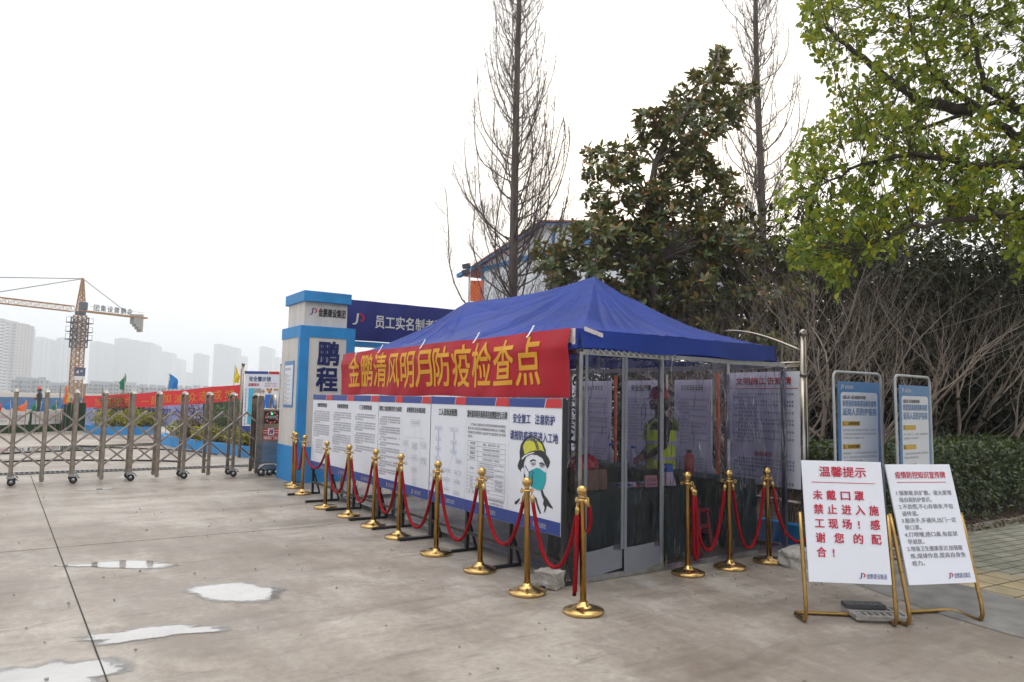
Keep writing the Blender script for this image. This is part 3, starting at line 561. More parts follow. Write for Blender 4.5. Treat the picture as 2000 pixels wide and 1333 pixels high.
p.mb.v = [(BX(v[1], v[2]) - .005 + v[0], v[1], v[2] + .010 * math.sin(v[1] * 3.1) * (1 if v[2] < 2 else .3)) for v in p.mb.v]; p.build('banner_lettering', bn)
for y in (.72, 1.75, 3.05, 4.35, 5.2): m = MB(); m.grid([[(-.085 + .05 * t, y + s_ * .016 - .05 * t, 2.225 + .09 * t + .03 * t * t) for s_ in (-1, 0, 1)] for t in np.linspace(0, 1, 5)]); m.build('tie', M['white'], bn, world=True)

# ================================================================ EXHIBITION RACKS in front of the tent
RX = -.20
def panel_base(rack, Ya, Yb):
    m = MB(); m.box(RX, RX + .025, Yb + .002, Ya - .002, .43, 1.63); pn = m.build('panel', M['board'], rack, world=True); w_ = Ya - Yb
    p = Print(faceX(RX - .001, Ya, .43)); p.rect(.002, 1.115, w_ - .002, 1.198, M['boardblue']); p.poly([(w_ * .70, 1.115), (w_ - .002, 1.115), (w_ - .002, 1.198), (w_ * .735, 1.198)], M['boardred'], .004); p.poly([(w_ * .69, 1.115), (w_ * .70, 1.115), (w_ * .735, 1.198), (w_ * .725, 1.198)], M['white'], .0045)
    p.rect(.002, .002, w_ - .002, .12, M['boardblue']); p.brand(w_ * .42, .03, .055, M['line'], w_ * .33, M['white'], M['boardred'], .004)
    return pn, p, w_
def rack(label, Ys):
    r_ = thing('exhibition_rack', label, 'display board', (RX, (Ys[0] + Ys[-1]) / 2, 0), group='display boards along the tent')
    for k, y in enumerate(Ys):
        yy = y + (-.012 if k == 0 else .012 if k == len(Ys) - 1 else 0)
        m = MB(); m.box(RX + .027, RX + .062, yy - .017, yy + .017, 0.03, 1.62); m.box(-.56, -.03, yy - .016, yy + .016, .004, .034); m.bar((RX + .06, yy, .34), (-.04, yy, .034), .024, .024, (0, 1, 0)); m.build('leg', M['black'], r_, world=True)
    m = MB(); m.box(RX + .03, RX + .058, Ys[-1], Ys[0], .185, .215); m.build('lower_rail', M['black'], r_, world=True)
    m = MB(); m.box(RX + .005, RX + .035, Ys[0] - .002, Ys[0] + .016, .40, 1.635); m.box(RX + .005, RX + .035, Ys[-1] - .016, Ys[-1] + .002, .40, 1.635); m.build('edge_frame', M['black'], r_, world=True)
    return r_
rg = random.Random(11)
Y1 = [6.67, 5.77, 4.87, 3.99]; r1 = rack('rack of three white text panels at the pillar end of the tent wall', Y1)
for k, t in enumerate(('用餐管理制度', '消毒管理制度', '门卫管理制度')):
    pn, p, w_ = panel_base(r1, Y1[k], Y1[k + 1]); p.text(t, w_ / 2, 1.0, .062, M['ink'], w=w_ * .5, align='C', bold=.02); yy = .94
    for q in range(4 if k else 2):
        n_ = rg.choice((3, 4, 5)) if k else 6; p.para(w_ * .09, yy, w_ * .82, .021, .034, n_, 30, M['ink'], rg, 2, .4); yy -= n_ * .034 + .012
        if yy < .3: break
    if not k:
        for q in range(6): p.blur(w_ * .24, .46 - q * .038, w_ * .38, .02, 13, M['ink'], rg)
    pn_ = p.build('panel_print', pn)
Y2 = [3.98, 3.24, 2.485]; r2 = rack('rack of two white panels, text and flow chart, midway along the tent wall', Y2)
pn, p, w_ = panel_base(r2, Y2[0], Y2[1]); p.text('建筑工地疫情防控行为规范', w_ / 2, 1.0, .062, M['ink'], w=w_ * .93, align='C', bold=.02); yy = .93
for n_ in (4, 4, 2, 2, 3, 2, 3, 3): p.para(w_ * .07, yy, w_ * .86, .02, .031, n_, 26, M['ink'], rg, 2, .35); yy -= n_ * .031 + .008
p.build('panel_print', pn)
pn, p, w_ = panel_base(r2, Y2[1], Y2[2]); p.text('疫情报告及处理流程', w_ / 2, 1.0, .062, M['ink'], w=w_ * .66, align='C', bold=.02)
def fbox(cx, cy, bw, bh, m, n=0, ln=M['line']):
    p.frame(cx - bw / 2, cy - bh / 2, cx + bw / 2, cy + bh / 2, .003, ln)
    for q in range(n): p.blur(cx - bw * .4, cy - .008 + (n / 2 - q - .5) * .022, bw * .8, .014, max(3, int(bw * 40)), m, rg)
def vl(x, y0_, y1_, ln=M['line'], t=.003): p.rect(x - t / 2, min(y0_, y1_), x + t / 2, max(y0_, y1_), ln, .003)
def hl(x0_, x1_, y, ln=M['line'], t=.003): p.rect(min(x0_, x1_), y - t / 2, max(x0_, x1_), y + t / 2, ln, .003)
def dia(cx, cy, a, b, n=2):
    for (ax, ay), (bx, by) in (((-a, 0), (0, b)), ((0, b), (a, 0)), ((a, 0), (0, -b)), ((0, -b), (-a, 0))):
        d = np.array([bx - ax, by - ay]); nn = np.array([-d[1], d[0]]) / np.linalg.norm(d) * .0018; A = np.array([cx + ax, cy + ay]); B = np.array([cx + bx, cy + by]); p.poly([A - nn, B - nn, B + nn, A + nn], M['line'], .003)
    p.blur(cx - a * .45, cy - .006, a * .9, .014, 4, M['inkgrey'], rg)
def diag(a, b, ln=M['lineblue'], t=.0015):
    A, B = np.array(a), np.array(b); d = B - A; nn = np.array([-d[1], d[0]]) / np.linalg.norm(d) * t; p.poly([A - nn, B - nn, B + nn, A + nn], ln, .003)
ig = M['inkgrey']
fbox(.375, .88, .28, .075, ig, 2); vl(.375, .84, .70); hl(.12, .62, .70); vl(.12, .70, .655); vl(.62, .70, .655); fbox(.12, .62, .15, .065, ig, 2); fbox(.375, .60, .16, .08, ig, 3); fbox(.62, .62, .15, .07, ig, 2); dia(.12, .45, .075, .085); vl(.12, .585, .535)
vl(.375, .56, .49); fbox(.375, .455, .17, .07, ig, 2); hl(.195, .29, .45); fbox(.62, .44, .15, .075, ig, 3); hl(.46, .545, .45); vl(.375, .42, .35); fbox(.375, .315, .15, .07, ig, 2); vl(.375, .28, .26); dia(.375, .20, .07, .06); fbox(.375, .145, .12, .03, ig, 0); vl(.52, .84, .30)
p.build('panel_print', pn)
Y3 = [2.47, 1.66, .83, -.01]; r3 = rack('rack of three white panels, the last showing a masked worker, nearest the viewer', Y3)
pn, p, w_ = panel_base(r3, Y3[0], Y3[1]); p.text('工人进场流程图', w_ / 2, .99, .075, M['ink'], w=w_ * .52, align='C', bold=.022); lb = M['lineblue']
for cx_, ys_ in ((.20, (.84, .72, .61, .50)), (.56, (.84, .70, .60))):
    for i, y in enumerate(ys_): fbox(cx_, y, .19 if i in (0,) else .13, .04, ig, 1, lb)
    for i in range(len(ys_) - 1): p.rect(cx_ - .004, ys_[i + 1] + .022, cx_ + .004, ys_[i] - .022, M['posterblue'], .003)
for a, b in (((.20, .48), (.09, .32)), ((.20, .48), (.29, .40)), ((.56, .58), (.44, .40)), ((.56, .58), (.67, .52)), ((.67, .48), (.66, .40)), ((.44, .36), (.43, .30)), ((.29, .36), (.28, .30)), ((.09, .28), (.07, .22)), ((.66, .36), (.65, .30)), ((.43, .26), (.42, .2))): diag(a, b)
for cx_, y in ((.68, .50), (.29, .38), (.44, .385), (.66, .38), (.09, .30), (.28, .28), (.43, .285), (.65, .28), (.07, .20), (.25, .19), (.42, .18), (.64, .16)): fbox(cx_, y, .14, .04, ig, 1, lb)
p.build('panel_print', pn)
pn, p, w_ = panel_base(r3, Y3[1], Y3[2]); p.text('滁州清风明月南苑项目疫情防控公示牌', w_ / 2, .985, .075, M['ink'], w=w_ * .93, align='C', bold=.02)
for i, t in enumerate(('    为严格执行各级政府关于新型冠状病毒肺炎疫情防控', '要求,防止新型冠状病毒肺炎疫情在本工地蔓延,', '项目部成立疫情防控小组,指定专人监督管控,请大家相', '互配合。')): p.text(t.strip(), .10 if i == 0 else .05, .90 - i * .042, .028, M['ink'], w=(.68, .73, .73, .1)[i], bold=0, res=1)
tx0, tx1 = .05, w_ - .05; rows = [.74, .69, .64, .59, .54, .41, .378, .34, .302, .268, .234, .20]
for y in rows: hl(tx0, tx1, y, M['inkgrey'], .0025)
for x in (tx0, tx1): vl(x, rows[-1], rows[0], M['inkgrey'], .0025)
vl(.26, .41, .74, M['inkgrey'], .0025); vl(.30, .20, .378, M['inkgrey'], .0025); vl(.55, .268, .378, M['inkgrey'], .0025)
for i, t in enumerate(('工程名称', '建设单位', '监理单位', '施工单位')): p.text(t, .155, .705 - i * .05, .024, M['ink'], w=.11, align='C', bold=.006, res=1); p.blur(.36, .705 - i * .05, .32, .022, 13, M['ink'], rg)
for q in range(6): p.blur(.28, .515 - q * .024, .48 if q % 2 == 0 else .3, .013, 26, M['ink'], rg)
p.blur(.11, .45, .09, .02, 4, M['ink'], rg); p.blur(.33, .386, .2, .018, 8, M['ink'], rg)
for q in range(3):
    for xx, n_ in ((.12, 2), (.37, 3), (.60, 7)): p.blur(xx, .35 - q * .037, .03 * n_ * .6 + .02, .02, n_, M['ink'], rg)
p.blur(.10, .243, .4, .018, 14, M['ink'], rg); p.blur(.10, .208, .25, .018, 8, M['ink'], rg)
p.text('滁州清风明月南苑项目部', w_ - .06, .163, .026, M['ink'], w=.33, align='R', bold=0, res=1); p.text('2020年2月20日', w_ - .08, .128, .026, M['ink'], w=.24, align='R', bold=0, res=1)
p.build('panel_print', pn)
pn, p, w_ = panel_base(r3, Y3[2], Y3[3])
p.text('安全复工', .075, .96, .088, M['inkblue'], w=.29, bold=.018); p.text('注意防护', .44, .96, .088, M['inkblue'], w=.30, bold=.018); p.text('请按防疫规范进入工地', .03, .80, .088, M['inkblue'], w=.76, bold=.018)
# stencil portrait: traced outline points of the printed picture, as fractions of the panel (enlarged photo coordinates)
def tr(q):
    r_ = []
    for zx, zy in q:
        P_ = onX(820 + zx / 3.922, 740 + zy / 3.922, RX); r_.append((Y3[2] - P_[1], P_[2] - .43))
    return r_
p.poly(tr([(765, 560), (775, 505), (800, 465), (835, 443), (862, 434), (880, 445), (915, 462), (945, 495), (965, 545), (968, 580), (990, 610), (1000, 640), (990, 672), (975, 690), (968, 668), (940, 610), (900, 585), (850, 580), (815, 600), (800, 640), (795, 700), (778, 715), (756, 690), (750, 668), (758, 640), (768, 615)]), M['ink'])
p.poly(tr([(805, 582), (792, 515), (812, 480), (838, 455), (862, 442), (905, 470), (938, 505), (957, 560), (930, 548), (880, 550), (840, 562)]), M['lime'], .003)
p.poly(tr([(858, 446), (864, 444), (895, 500), (908, 545), (900, 546), (886, 500)]), M['ink'], .004); p.poly(tr([(872, 448), (878, 450), (908, 505), (918, 546), (912, 546), (900, 505)]), M['ink'], .004)
p.poly(tr([(783, 612), (800, 590), (840, 570), (880, 562), (880, 569), (842, 578), (806, 600), (786, 622)]), M['board'], .004)
p.poly(tr([(806, 640), (818, 610), (845, 592), (900, 592), (938, 618), (958, 660), (966, 715), (960, 770), (930, 850), (880, 850), (830, 800), (812, 740)]), M['board'], .003)
p.poly(tr([(848, 628), (870, 615), (893, 625), (893, 636), (872, 628), (850, 642)]), M['ink'], .005); p.poly(tr([(918, 645), (940, 640), (960, 655), (958, 664), (940, 652), (920, 656)]), M['ink'], .005)
for cx_, cy_ in ((873, 652), (940, 665)):
    t = np.arange(10) * .628; p.poly(tr([(cx_ + 20 * math.cos(q), cy_ + 10 * math.sin(q)) for q in t]), M['ink'], .005); p.poly(tr([(cx_ + 14 * math.cos(q), cy_ + 6 * math.sin(q)) for q in t]), M['board'], .006); p.poly(tr([(cx_ + 6 * math.cos(q), cy_ + 6 * math.sin(q)) for q in t]), M['ink'], .007)
    p.poly(tr([(cx_ - 22, cy_ + 12), (cx_, cy_ + 17), (cx_ + 20, cy_ + 12), (cx_, cy_ + 20)]), M['ink'], .005)
p.poly(tr([(838, 715), (858, 700), (900, 682), (925, 690), (968, 722), (965, 790), (945, 845), (925, 855), (900, 850), (860, 830), (838, 790)]), M['teal'], .006); p.poly(tr([(838, 715), (858, 708), (880, 715), (868, 740), (872, 800), (858, 830), (840, 790)]), M['ink'], .0065)
p.poly(tr([(845, 720), (856, 712), (872, 718), (860, 745), (862, 800), (846, 785)]), M['teal'], .007); p.poly(tr([(806, 668), (812, 665), (840, 715), (838, 722)]), M['ink'], .004)
p.poly(tr([(778, 700), (790, 680), (800, 690), (806, 740), (800, 770), (788, 750)]), M['board'], .004); p.poly(tr([(800, 720), (812, 745), (825, 800), (815, 812), (800, 780)]), M['ink'], .005)
p.poly(tr([(806, 862), (815, 880), (790, 935), (765, 960), (772, 900)]), M['board'], .004); p.poly(tr([(728, 945), (760, 920), (790, 890), (808, 860), (815, 905), (800, 955), (790, 960), (798, 905), (770, 962), (762, 955), (780, 915), (742, 962), (728, 963)]), M['ink'])
p.poly(tr([(928, 860), (940, 850), (955, 890), (985, 930), (1005, 965), (1022, 990), (1018, 998), (995, 985), (975, 970), (965, 1010), (950, 1030), (958, 985), (945, 960), (950, 930), (935, 895)]), M['ink']); p.poly(tr([(880, 905), (895, 915), (905, 960), (920, 1000), (930, 1030), (922, 1038), (905, 1000), (890, 950)]), M['ink'])
p.build('panel_print', pn)

# ================================================================ STANCHIONS AND ROPES
def stanchion_meshes(kind):
    r_ = {}
    m = MB()
    if kind == 'cone': m.lathe([(.155, .0), (.158, .006), (.158, .024), (.152, .030), (.10, .047), (.04, .066), (.036, .085)], 40)
    else: m.lathe([(.160, .0), (.163, .006), (.163, .030), (.156, .036), (.04, .040), (.034, .06)], 40)
    r_['base'] = m
    m = MB(); m.lathe([(.0255, .05), (.0255, .84), (.03, .842), (.03, .85)], 20); r_['post'] = m
    m = MB(); m.lathe([(.022, .845), (.052, .848), (.052, .856), (.022, .86)], 24)
    for k in range(4):
        a = k * math.pi / 2; t = np.linspace(0, 6.2832, 11); m.tube([(.06 * math.cos(a) + .014 * math.cos(q) * math.cos(a), .06 * math.sin(a) + .014 * math.cos(q) * math.sin(a), .850 + .014 * math.sin(q)) for q in t], .004, 5)
    r_['collar'] = m
    m = MB(); m.lathe([(.022, .858), (.018, .868), (.024, .880), (.02, .886)], 16); a = np.linspace(-1.4, 1.57, 14); m.lathe([(max(.001, .041 * math.cos(q)), .922 + .041 * math.sin(q)) for q in a], 24); r_['ball'] = m
    return r_
GS = 'brass rope stanchions round the checkpoint'
sroot = {}
def stanchion(loc, label, kind, lean=(0, 0)):
    if kind not in sroot:
        o = thing('rope_stanchion', label, 'stanchion', loc, 0, GS); sroot[kind] = o
        for nm, mb in stanchion_meshes(kind).items(): mb.build(nm, M['gold'], o)
    else: o = dup(sroot[kind], loc, 0, label, GS)
    o.rotation_euler = (lean[0], lean[1], random.Random(int(loc[0] * 100)).random() * 1.5)
    return o
ST = [  # X, Y, base kind, label
    (-.31, 6.71, 'cone', 'brass stanchion with dull cone base, standing before the leftmost text panel and the pillar'),
    (-.47, 5.15, 'flat', 'brass stanchion with flat base and rope looped over its collar, second in the long row'),
    (-.44, 4.32, 'cone', 'brass stanchion with shiny cone base in front of the third text panel'),
    (-.45, 3.46, 'cone', 'brass stanchion in front of the left panel of the two-panel rack'),
    (-.48, 2.66, 'cone', 'brass stanchion in front of the joint between flow-chart panel and near rack'),
    (-.51, 1.68, 'flat', 'flat-based brass stanchion in front of the joint of pale chart and table panel'),
    (-.49, .84, 'cone', 'brass stanchion in front of the panel edge left of the masked worker'),
    (-.55, -.02, 'cone', 'brass stanchion whose ball overlaps the chin of the printed masked worker'),
    (-.49, -.68, 'cone', 'nearest and largest brass stanchion, at the tent corner with a rope hanging double beside it'),
    (1.16, -.23, 'cone', 'brass stanchion by the end of the tent door with a rope hanging in a loop'),
    (1.72, -.26, 'cone', 'brass stanchion midway along the clear side wall of the tent'),
    (2.31, -.28, 'flat', 'brass stanchion with dark flat base near the tent corner and steel post'),
    (-.07, 8.0, 'flat', 'farther of the two close brass stanchions at the pillar foot'),
    (-.17, 7.58, 'flat', 'nearer of the two close brass stanchions at the pillar foot'),
]
rl = random.Random(8); SO = []
for X, Y, k, lb in ST: SO.append(stanchion((X, Y, 0), lb, k, (rl.uniform(-.02, .02), rl.uniform(-.022, .014))))
GR = 'red velvet ropes of the stanchions'
def rope(a, b, low, label, pts=None):
    "velvet rope between two stanchions, lowest at height low"
    A, B = np.array([*ST[a][:2], .83]) if a is not None else None, np.array([*ST[b][:2], .83]) if b is not None else None
    if pts is None:
        d = (B - A); d /= np.linalg.norm(d); A = A + d * .055; B = B - d * .055; A[2] = B[2] = .80; P = []
        for t in np.linspace(0, 1, 29):
            s_ = 1 - abs(2 * t - 1) ** 2.3; e = .10 * math.sin(2 * math.pi * t) * np.linalg.norm(B - A) * .35; q = A + (B - A) * t - d * e * 0; P.append((q[0] - .01, q[1], .80 - (.80 - low) * s_))
        pts = P
    m = MB(); m.tube(pts, .0165, 10); o = tag(m.build('velvet_rope', M['velvet']), label, 'rope', GR)
    P = np.array(pts)
    for i, j in ((0, 1), (-1, -2)):
        d = P[i] - P[j]; d /= np.linalg.norm(d); e = MB(); e.tube([P[i] - d * .045, P[i] + d * .012, P[i] + d * .02], [.0185, .0185, .008], 12); e.tube([P[i] + d * .02, P[i] + d * .055], .005, 6); e.build('rope_end', M['gold'], o)
    return o
rope(13, 0, .36, 'red velvet rope hanging before the blue corner of the pillar')
rope(12, 13, .40, 'short red velvet rope between the two close stanchions at the pillar foot')
rope(0, 1, .50, 'red velvet rope with a shallow sag in front of the leftmost text panel')
rope(1, 2, .27, 'red velvet rope in front of the joint of first and second text panels')
rope(2, 3, .25, 'red velvet rope in front of the third text panel')
rope(3, 4, .23, 'red velvet rope across the left panel of the two-panel rack')
rope(4, 5, .20, 'red velvet rope in front of the flow-chart panel')
rope(5, 6, .22, 'red velvet rope in front of the pale chart panel with blue boxes')
rope(6, 7, .33, 'red velvet rope below the table panel, left of the masked worker')
rope(7, 8, .28, 'red velvet rope under the masked worker panel, ending at the nearest stanchion')
rope(9, 10, .20, 'red velvet rope between the door-side stanchion and the middle one at the clear side wall')
rope(10, 11, .17, 'red velvet rope in front of the clear side wall, left of the flat-based stanchion')
X8, Y8 = ST[8][:2]
rope(None, None, 0, 'red velvet rope hanging straight down in a fold from the nearest stanchion', [(X8 - .045, Y8 + .03, .78), (X8 - .05, Y8 + .032, .5), (X8 - .055, Y8 + .035, .16), (X8 - .05, Y8 + .05, .13), (X8 - .04, Y8 + .06, .17), (X8 - .02, Y8 + .055, .5), (X8 - .01, Y8 + .04, .66), (X8 + .03, Y8 - .012, .60), (X8 + .045, Y8 - .02, .68), (X8 + .02, Y8 - .035, .80), (X8 - .01, Y8 - .03, .84)])
X9, Y9 = ST[9][:2]
rope(None, None, 0, 'red velvet rope hanging in a long loop beside the door-side stanchion', [(X9 + .05, Y9 - .02, .78), (X9 + .055, Y9 - .02, .5), (X9 + .06, Y9 - .02, .2), (X9 + .075, Y9 - .02, .13), (X9 + .10, Y9 - .02, .14), (X9 + .105, Y9 - .02, .3), (X9 + .095, Y9 - .02, .55), (X9 + .07, Y9 - .025, .77)])
rope(None, None, 0, 'red velvet rope running from the flat-based stanchion behind the face-mask notice', [(2.36, -.29, .80), (2.40, -.32, .5), (2.46, -.36, .30), (2.54, -.42, .21), (2.62, -.47, .21), (2.72, -.53, .30), (2.80, -.58, .46), (2.86, -.61, .62)])

# ================================================================ FLOOR-STANDING NOTICES on the right
def aframe(label, o, right, bw, xo, off0, off1, z0, z1, depth):
    rz = math.atan2(right[1], right[0]); t = thing('floor_notice', label, 'notice stand', (o[0], o[1], 0), rz, 'gold tube notice stands')
    W = bw + .03; xl, xr = xo - .028, xo + bw + .022; sl_ = (off1 - off0) / (z1 - z0); yb = lambda z: off0 + .022 + sl_ * (z - z0)
    m = MB(); a = np.linspace(0, 1, 6)
    def leg(x): return [(x, yb(z) + (0 if z > .1 else 0), z) for z in (.80, .6, .35, .14)] + [(x, yb(.1) + .05 * q * q, .10 - .083 * math.sin(q * 1.57)) for q in a[1:]]
    pl = leg(xl); pr = leg(xr); back = [(xl - .02, depth - .04, .017), (xl, depth, .017), (xl + .05, depth + .012, .017), ((xl + xr) / 2, depth + .012, .017), (xr - .05, depth + .012, .017), (xr, depth, .017), (xr + .02, depth - .04, .017)]
    m.tube(pl + back + pr[::-1], .0155, 10); m.build('tube_frame', M['bronze'], t)
    T = faceV((xo, off0, z0), (1, 0, 0), (0, sl_, 1)); h = math.hypot(off1 - off0, z1 - z0)
    m = MB(); m.add([tuple(T @ Vector((x, y, z))) for z in (-.012, 0) for y in (0, h) for x in (0, bw)], [(0, 2, 3, 1), (4, 5, 7, 6), (0, 1, 5, 4), (2, 6, 7, 3), (0, 4, 6, 2), (1, 3, 7, 5)]); bd = m.build('board', M['board'], t)
    m = MB(); m.add([tuple(T @ Vector((x, y, z))) for z in (-.03, -.013) for y in (.02, h - .02) for x in (.012, .03)], [(0, 2, 3, 1), (4, 5, 7, 6), (0, 1, 5, 4), (2, 6, 7, 3), (0, 4, 6, 2), (1, 3, 7, 5)]); m.add([tuple(T @ Vector((x, y, z))) for z in (-.03, -.013) for y in (.02, h - .02) for x in (bw - .03, bw - .012)], [(0, 2, 3, 1), (4, 5, 7, 6), (0, 1, 5, 4), (2, 6, 7, 3), (0, 4, 6, 2), (1, 3, 7, 5)]); m.build('backing_bar', M['bronze'], t)
    return t, bd, Print(T), h
def prn(p, t, name):
    o = p.mb.build(name, p.mats, t); return o
t, bd, p, h = aframe('white notice stand with large red characters about wearing a mask', (.729, -1.752), (.489, -.395), .592, .05, .05, .20, .305, 1.19, .27)
R_ = M['inkred']; k = h / .895
p.text('温馨提示', .30, .775 * k, .075, R_, w=.345, align='C', bold=.018); p.rect(.065, .728 * k, .535, .733 * k, R_)
for j, (row, xs_) in enumerate((('未戴口罩,', (.07, .17, .275, .375, .475)), ('禁止进入施', (.07, .17, .275, .375, .475)), ('工现场!感', (.07, .17, .27, .375, .475)), ('谢您的配', (.07, .205, .345, .475)), ('合!', (.07, .175)))):
    for c, x in zip(row, xs_): p.text(c, x + (.012 if c in ',!' else 0), (.60 - j * .105) * k - (.015 if c == ',' else 0), .07 if c != ',' else .022, R_, w=None if c in ',!' else .068, bold=.022)
p.brand(.36, .035, .042, M['inkblue'], .20); prn(p, bd, 'notice_lettering')
t, bd, p, h = aframe('white notice stand with grey lines of numbered advice under a red heading', (1.323, -2.181), (.576, -.226), .592, .062, .03, .25, .30, 1.167, .30)
k = h / .895; p.text('疫情防控知识宣传牌', .296, .785 * k, .052, R_, w=.46, align='C', bold=.014); p.rect(.07, .752 * k, .52, .757 * k, R_)
for j, s_ in enumerate(('1.慎聚餐,防扩散。请大家增', '强自我防护意识。', '2.不恐慌,不心存侥幸,不信', '谣传谣。', '3.勤洗手,多通风,出门一定', '带口罩。', '4.打喷嚏,捂口鼻,有症状', '早就医。', '5.增强卫生健康意识,加强锻', '炼,规律作息,提高自身免', '疫力。')):
    ww = (.50, .29, .49, .145, .49, .145, .475, .145, .49, .49, .11)[j]; p.text(s_, .045 if j % 2 == 0 and j < 10 else .06, (.655 - j * .052) * k, .036, M['inkgrey'], w=ww, bold=.009)
p.brand(.35, .035, .042, M['inkblue'], .20); prn(p, bd, 'notice_lettering')

def poster_stand(label, a, b, H_, nums, dens, seed):
    d = np.array(b) - np.array(a); W = np.hypot(d[0], d[1]); t = thing('poster_stand', label, 'poster stand', (a[0], a[1], .048), math.atan2(d[1], d[0]), 'tall poster stands on the brick pavement'); q = np.linspace(0, math.pi / 2, 6)
    m = MB(); r_ = .07; m.tube([(0, 0, .02), (0, .02, H_ * .5)] + [(r_ - r_ * math.cos(u_), .03, H_ - r_ + r_ * math.sin(u_)) for u_ in q] + [(W - r_ + r_ * math.sin(u_), .03, H_ - r_ + r_ * math.cos(u_)) for u_ in q] + [(W, .02, H_ * .5), (W, 0, .02)], .0145, 10); m.build('tube_frame', M['tubegrey'], t)
    m = MB()
    for x in (0, W): m.tube([(x, -.22, .015), (x, .28, .015)], .0145, 8)
    m.tube([(0, .02, .22), (W, .02, .22)], .012, 8); m.build('feet', M['tubegrey'], t)
    m = MB(); m.box(.05, W - .05, .012, .018, .24, H_ - .10); ps = m.build('poster', M['posterblue'], t)
    w_ = W - .10; hh = H_ - .34; p = Print(Matrix(((1, 0, 0, .05), (0, 0, -1, .012), (0, 1, 0, .24), (0, 0, 0, 1)))); rg = random.Random(seed)
    p.logo(.04, hh - .085, .05, M['white'], M['white']); p.text('金鹏建设集团', .12, hh - .08, .038, M['white'], w=.15, bold=.004)
    c = .04; x0_, x1_, y0_, y1_ = .045, w_ - .045, .05, hh - .115; pts = []
    for (cx_, cy_, s0) in ((x1_ - c, y1_ - c, 0), (x0_ + c, y1_ - c, 1.571), (x0_ + c, y0_ + c, 3.142), (x1_ - c, y0_ + c, 4.712)): pts += [(cx_ + c * math.cos(s0 + u_), cy_ + c * math.sin(s0 + u_)) for u_ in q]
    p.poly(pts, M['board']); wi = x1_ - x0_ - .06; X = x0_ + .03
    p.text('全国人民一起与病毒抗争到底', X, y1_ - .075, .038, M['ink'], w=wi * .68, bold=.015); p.text('新型冠状病毒感染肺炎疫情', X, y1_ - .155, .066, M['posterblue'], w=wi, bold=.012); p.text('返岗人员防护指南', X, y1_ - .25, .078, M['posterblue'], w=wi, bold=.014); y = y1_ - .36
    for n_, tt, ln in nums:
        p.rect(X - .01, y - .002, X + wi * .5, y + .05, M['postergold'], .003); p.text(n_, X, y + .002, .055, M['ink'], bold=.006, z=.005); 
        if tt: p.text(tt, X + .085, y + .008, .032, M['ink'], w=wi * .32, bold=.01, z=.005)
        p.para(X, y - .035, wi, .021, .042, ln, dens, M['inkgrey'], rg, 0, .6); y -= .075 + ln * .042 + .045
    p.rect(x0_ + .02, .06, x1_ - .02, .10, M['posterblue'], .004); prn(p, ps, 'poster_print'); return t
poster_stand('tall blue-edged poster stand behind the red-lettered notice, its list numbered from one', S(1632, 722, 7.6), S(1724, 728, 8.05), 1.93, (('1、', '上班途中如何做', 3), ('2、', '进入办公区工作如何做', 3), ('3、', '入室办公如何做', 4), ('4、', '', 3), ('5、', '', 3)), 30, 3)
poster_stand('tall blue-edged poster stand nearer the hedge, its list numbered from seven', S(1753, 718, 7.5), S(1820, 725, 8.0), 1.90, (('7、', '', 2), ('8、', '', 2), ('9、', '', 3), ('10、', '', 3), ('11、', '', 3)), 28, 5)

# iron grate and other loose pieces
m = MB(); T0 = onZ(1712, 1207); gx = np.array([.80, -.60, 0]); gy = np.array([.60, .80, 0])
def loc(a, b, z): return (T0[0] + gx[0] * a + gy[0] * b, T0[1] + gx[1] * a + gy[1] * b, z)
tilt = .09; zf = lambda b: .035 + .0 * b
m.obox(loc(-.19, 0, zf(0)), gx * .02, gy * .15, (0, 0, .015)); m.obox(loc(.19, 0, zf(0)), gx * .02, gy * .15, (0, 0, .015))
for b in (-.135, .005, .14): m.obox(loc(0, b, zf(b)), gx * .17, gy * .018, (0, 0, .015))
for k_ in range(7): m.obox(loc(-.145 + k_ * .048, 0, zf(0) - .002), gx * .011, gy * .13, (0, 0, .011))
gr = m.build('loose_drain_cover', pm('cast_cover', (.30, .28, .26), .8, var=.25, scale=14)); tag(gr, 'loose grey slotted drain cover lying on the feet of the notice stands', 'drain cover')
m = MB(); m.obox(loc(-.06, .09, .068), gx * .15, gy * .055, (0, 0, .018))
for k_ in range(6): m.obox(loc(-.17 + k_ * .045, .09, .0875), gx * .012, gy * .02, (0, 0, .003))
tag(m.build('weight_block', M['grate'], bevel=.004), 'dark ribbed weight block lying on the loose drain cover', 'weight')
def rock(name, c, s, seed, label, mat):
    r_ = np.random.default_rng(seed); bm = bmesh.new(); bmesh.ops.create_cube(bm, size=1); bmesh.ops.subdivide_edges(bm, edges=bm.edges[:], cuts=5, use_grid_fill=True)
    k_ = r_.normal(size=(6, 3)) * 3.5; ph = r_.random(6) * 6
    for v in bm.verts:
        q = np.array(v.co); f = sum(math.sin(k_[i] @ q * 1.6 + ph[i]) for i in range(6)) * .035 + r_.normal() * .018; v.co = Vector(q * (1 + f) * (1 - .12 * np.linalg.norm(q)))
        v.co.x *= s[0] * 1.12; v.co.y *= s[1] * 1.12; v.co.z = max((v.co.z + .5) * s[2], 0)
    me = bpy.data.meshes.new(name); bm.to_mesh(me); bm.free(); me.materials.append(mat); o = bpy.data.objects.new(name, me); COL.objects.link(o); o.location = c; o.rotation_euler = (0, 0, seed * .7); return tag(o, label, 'rubble')
q = onZ(1072, 1148); rock('concrete_lump', (q[0], q[1], 0), (.22, .17, .15), 3, 'rough broken concrete lump holding down the foot of the near display rack', M['stone'])
q = onZ(1563, 1108); rock('concrete_block', (q[0] + .05, q[1] + .05, 0), (.34, .22, .17), 9, 'old pale concrete block beside the steel post at the tent corner', M['dirtwhite'])

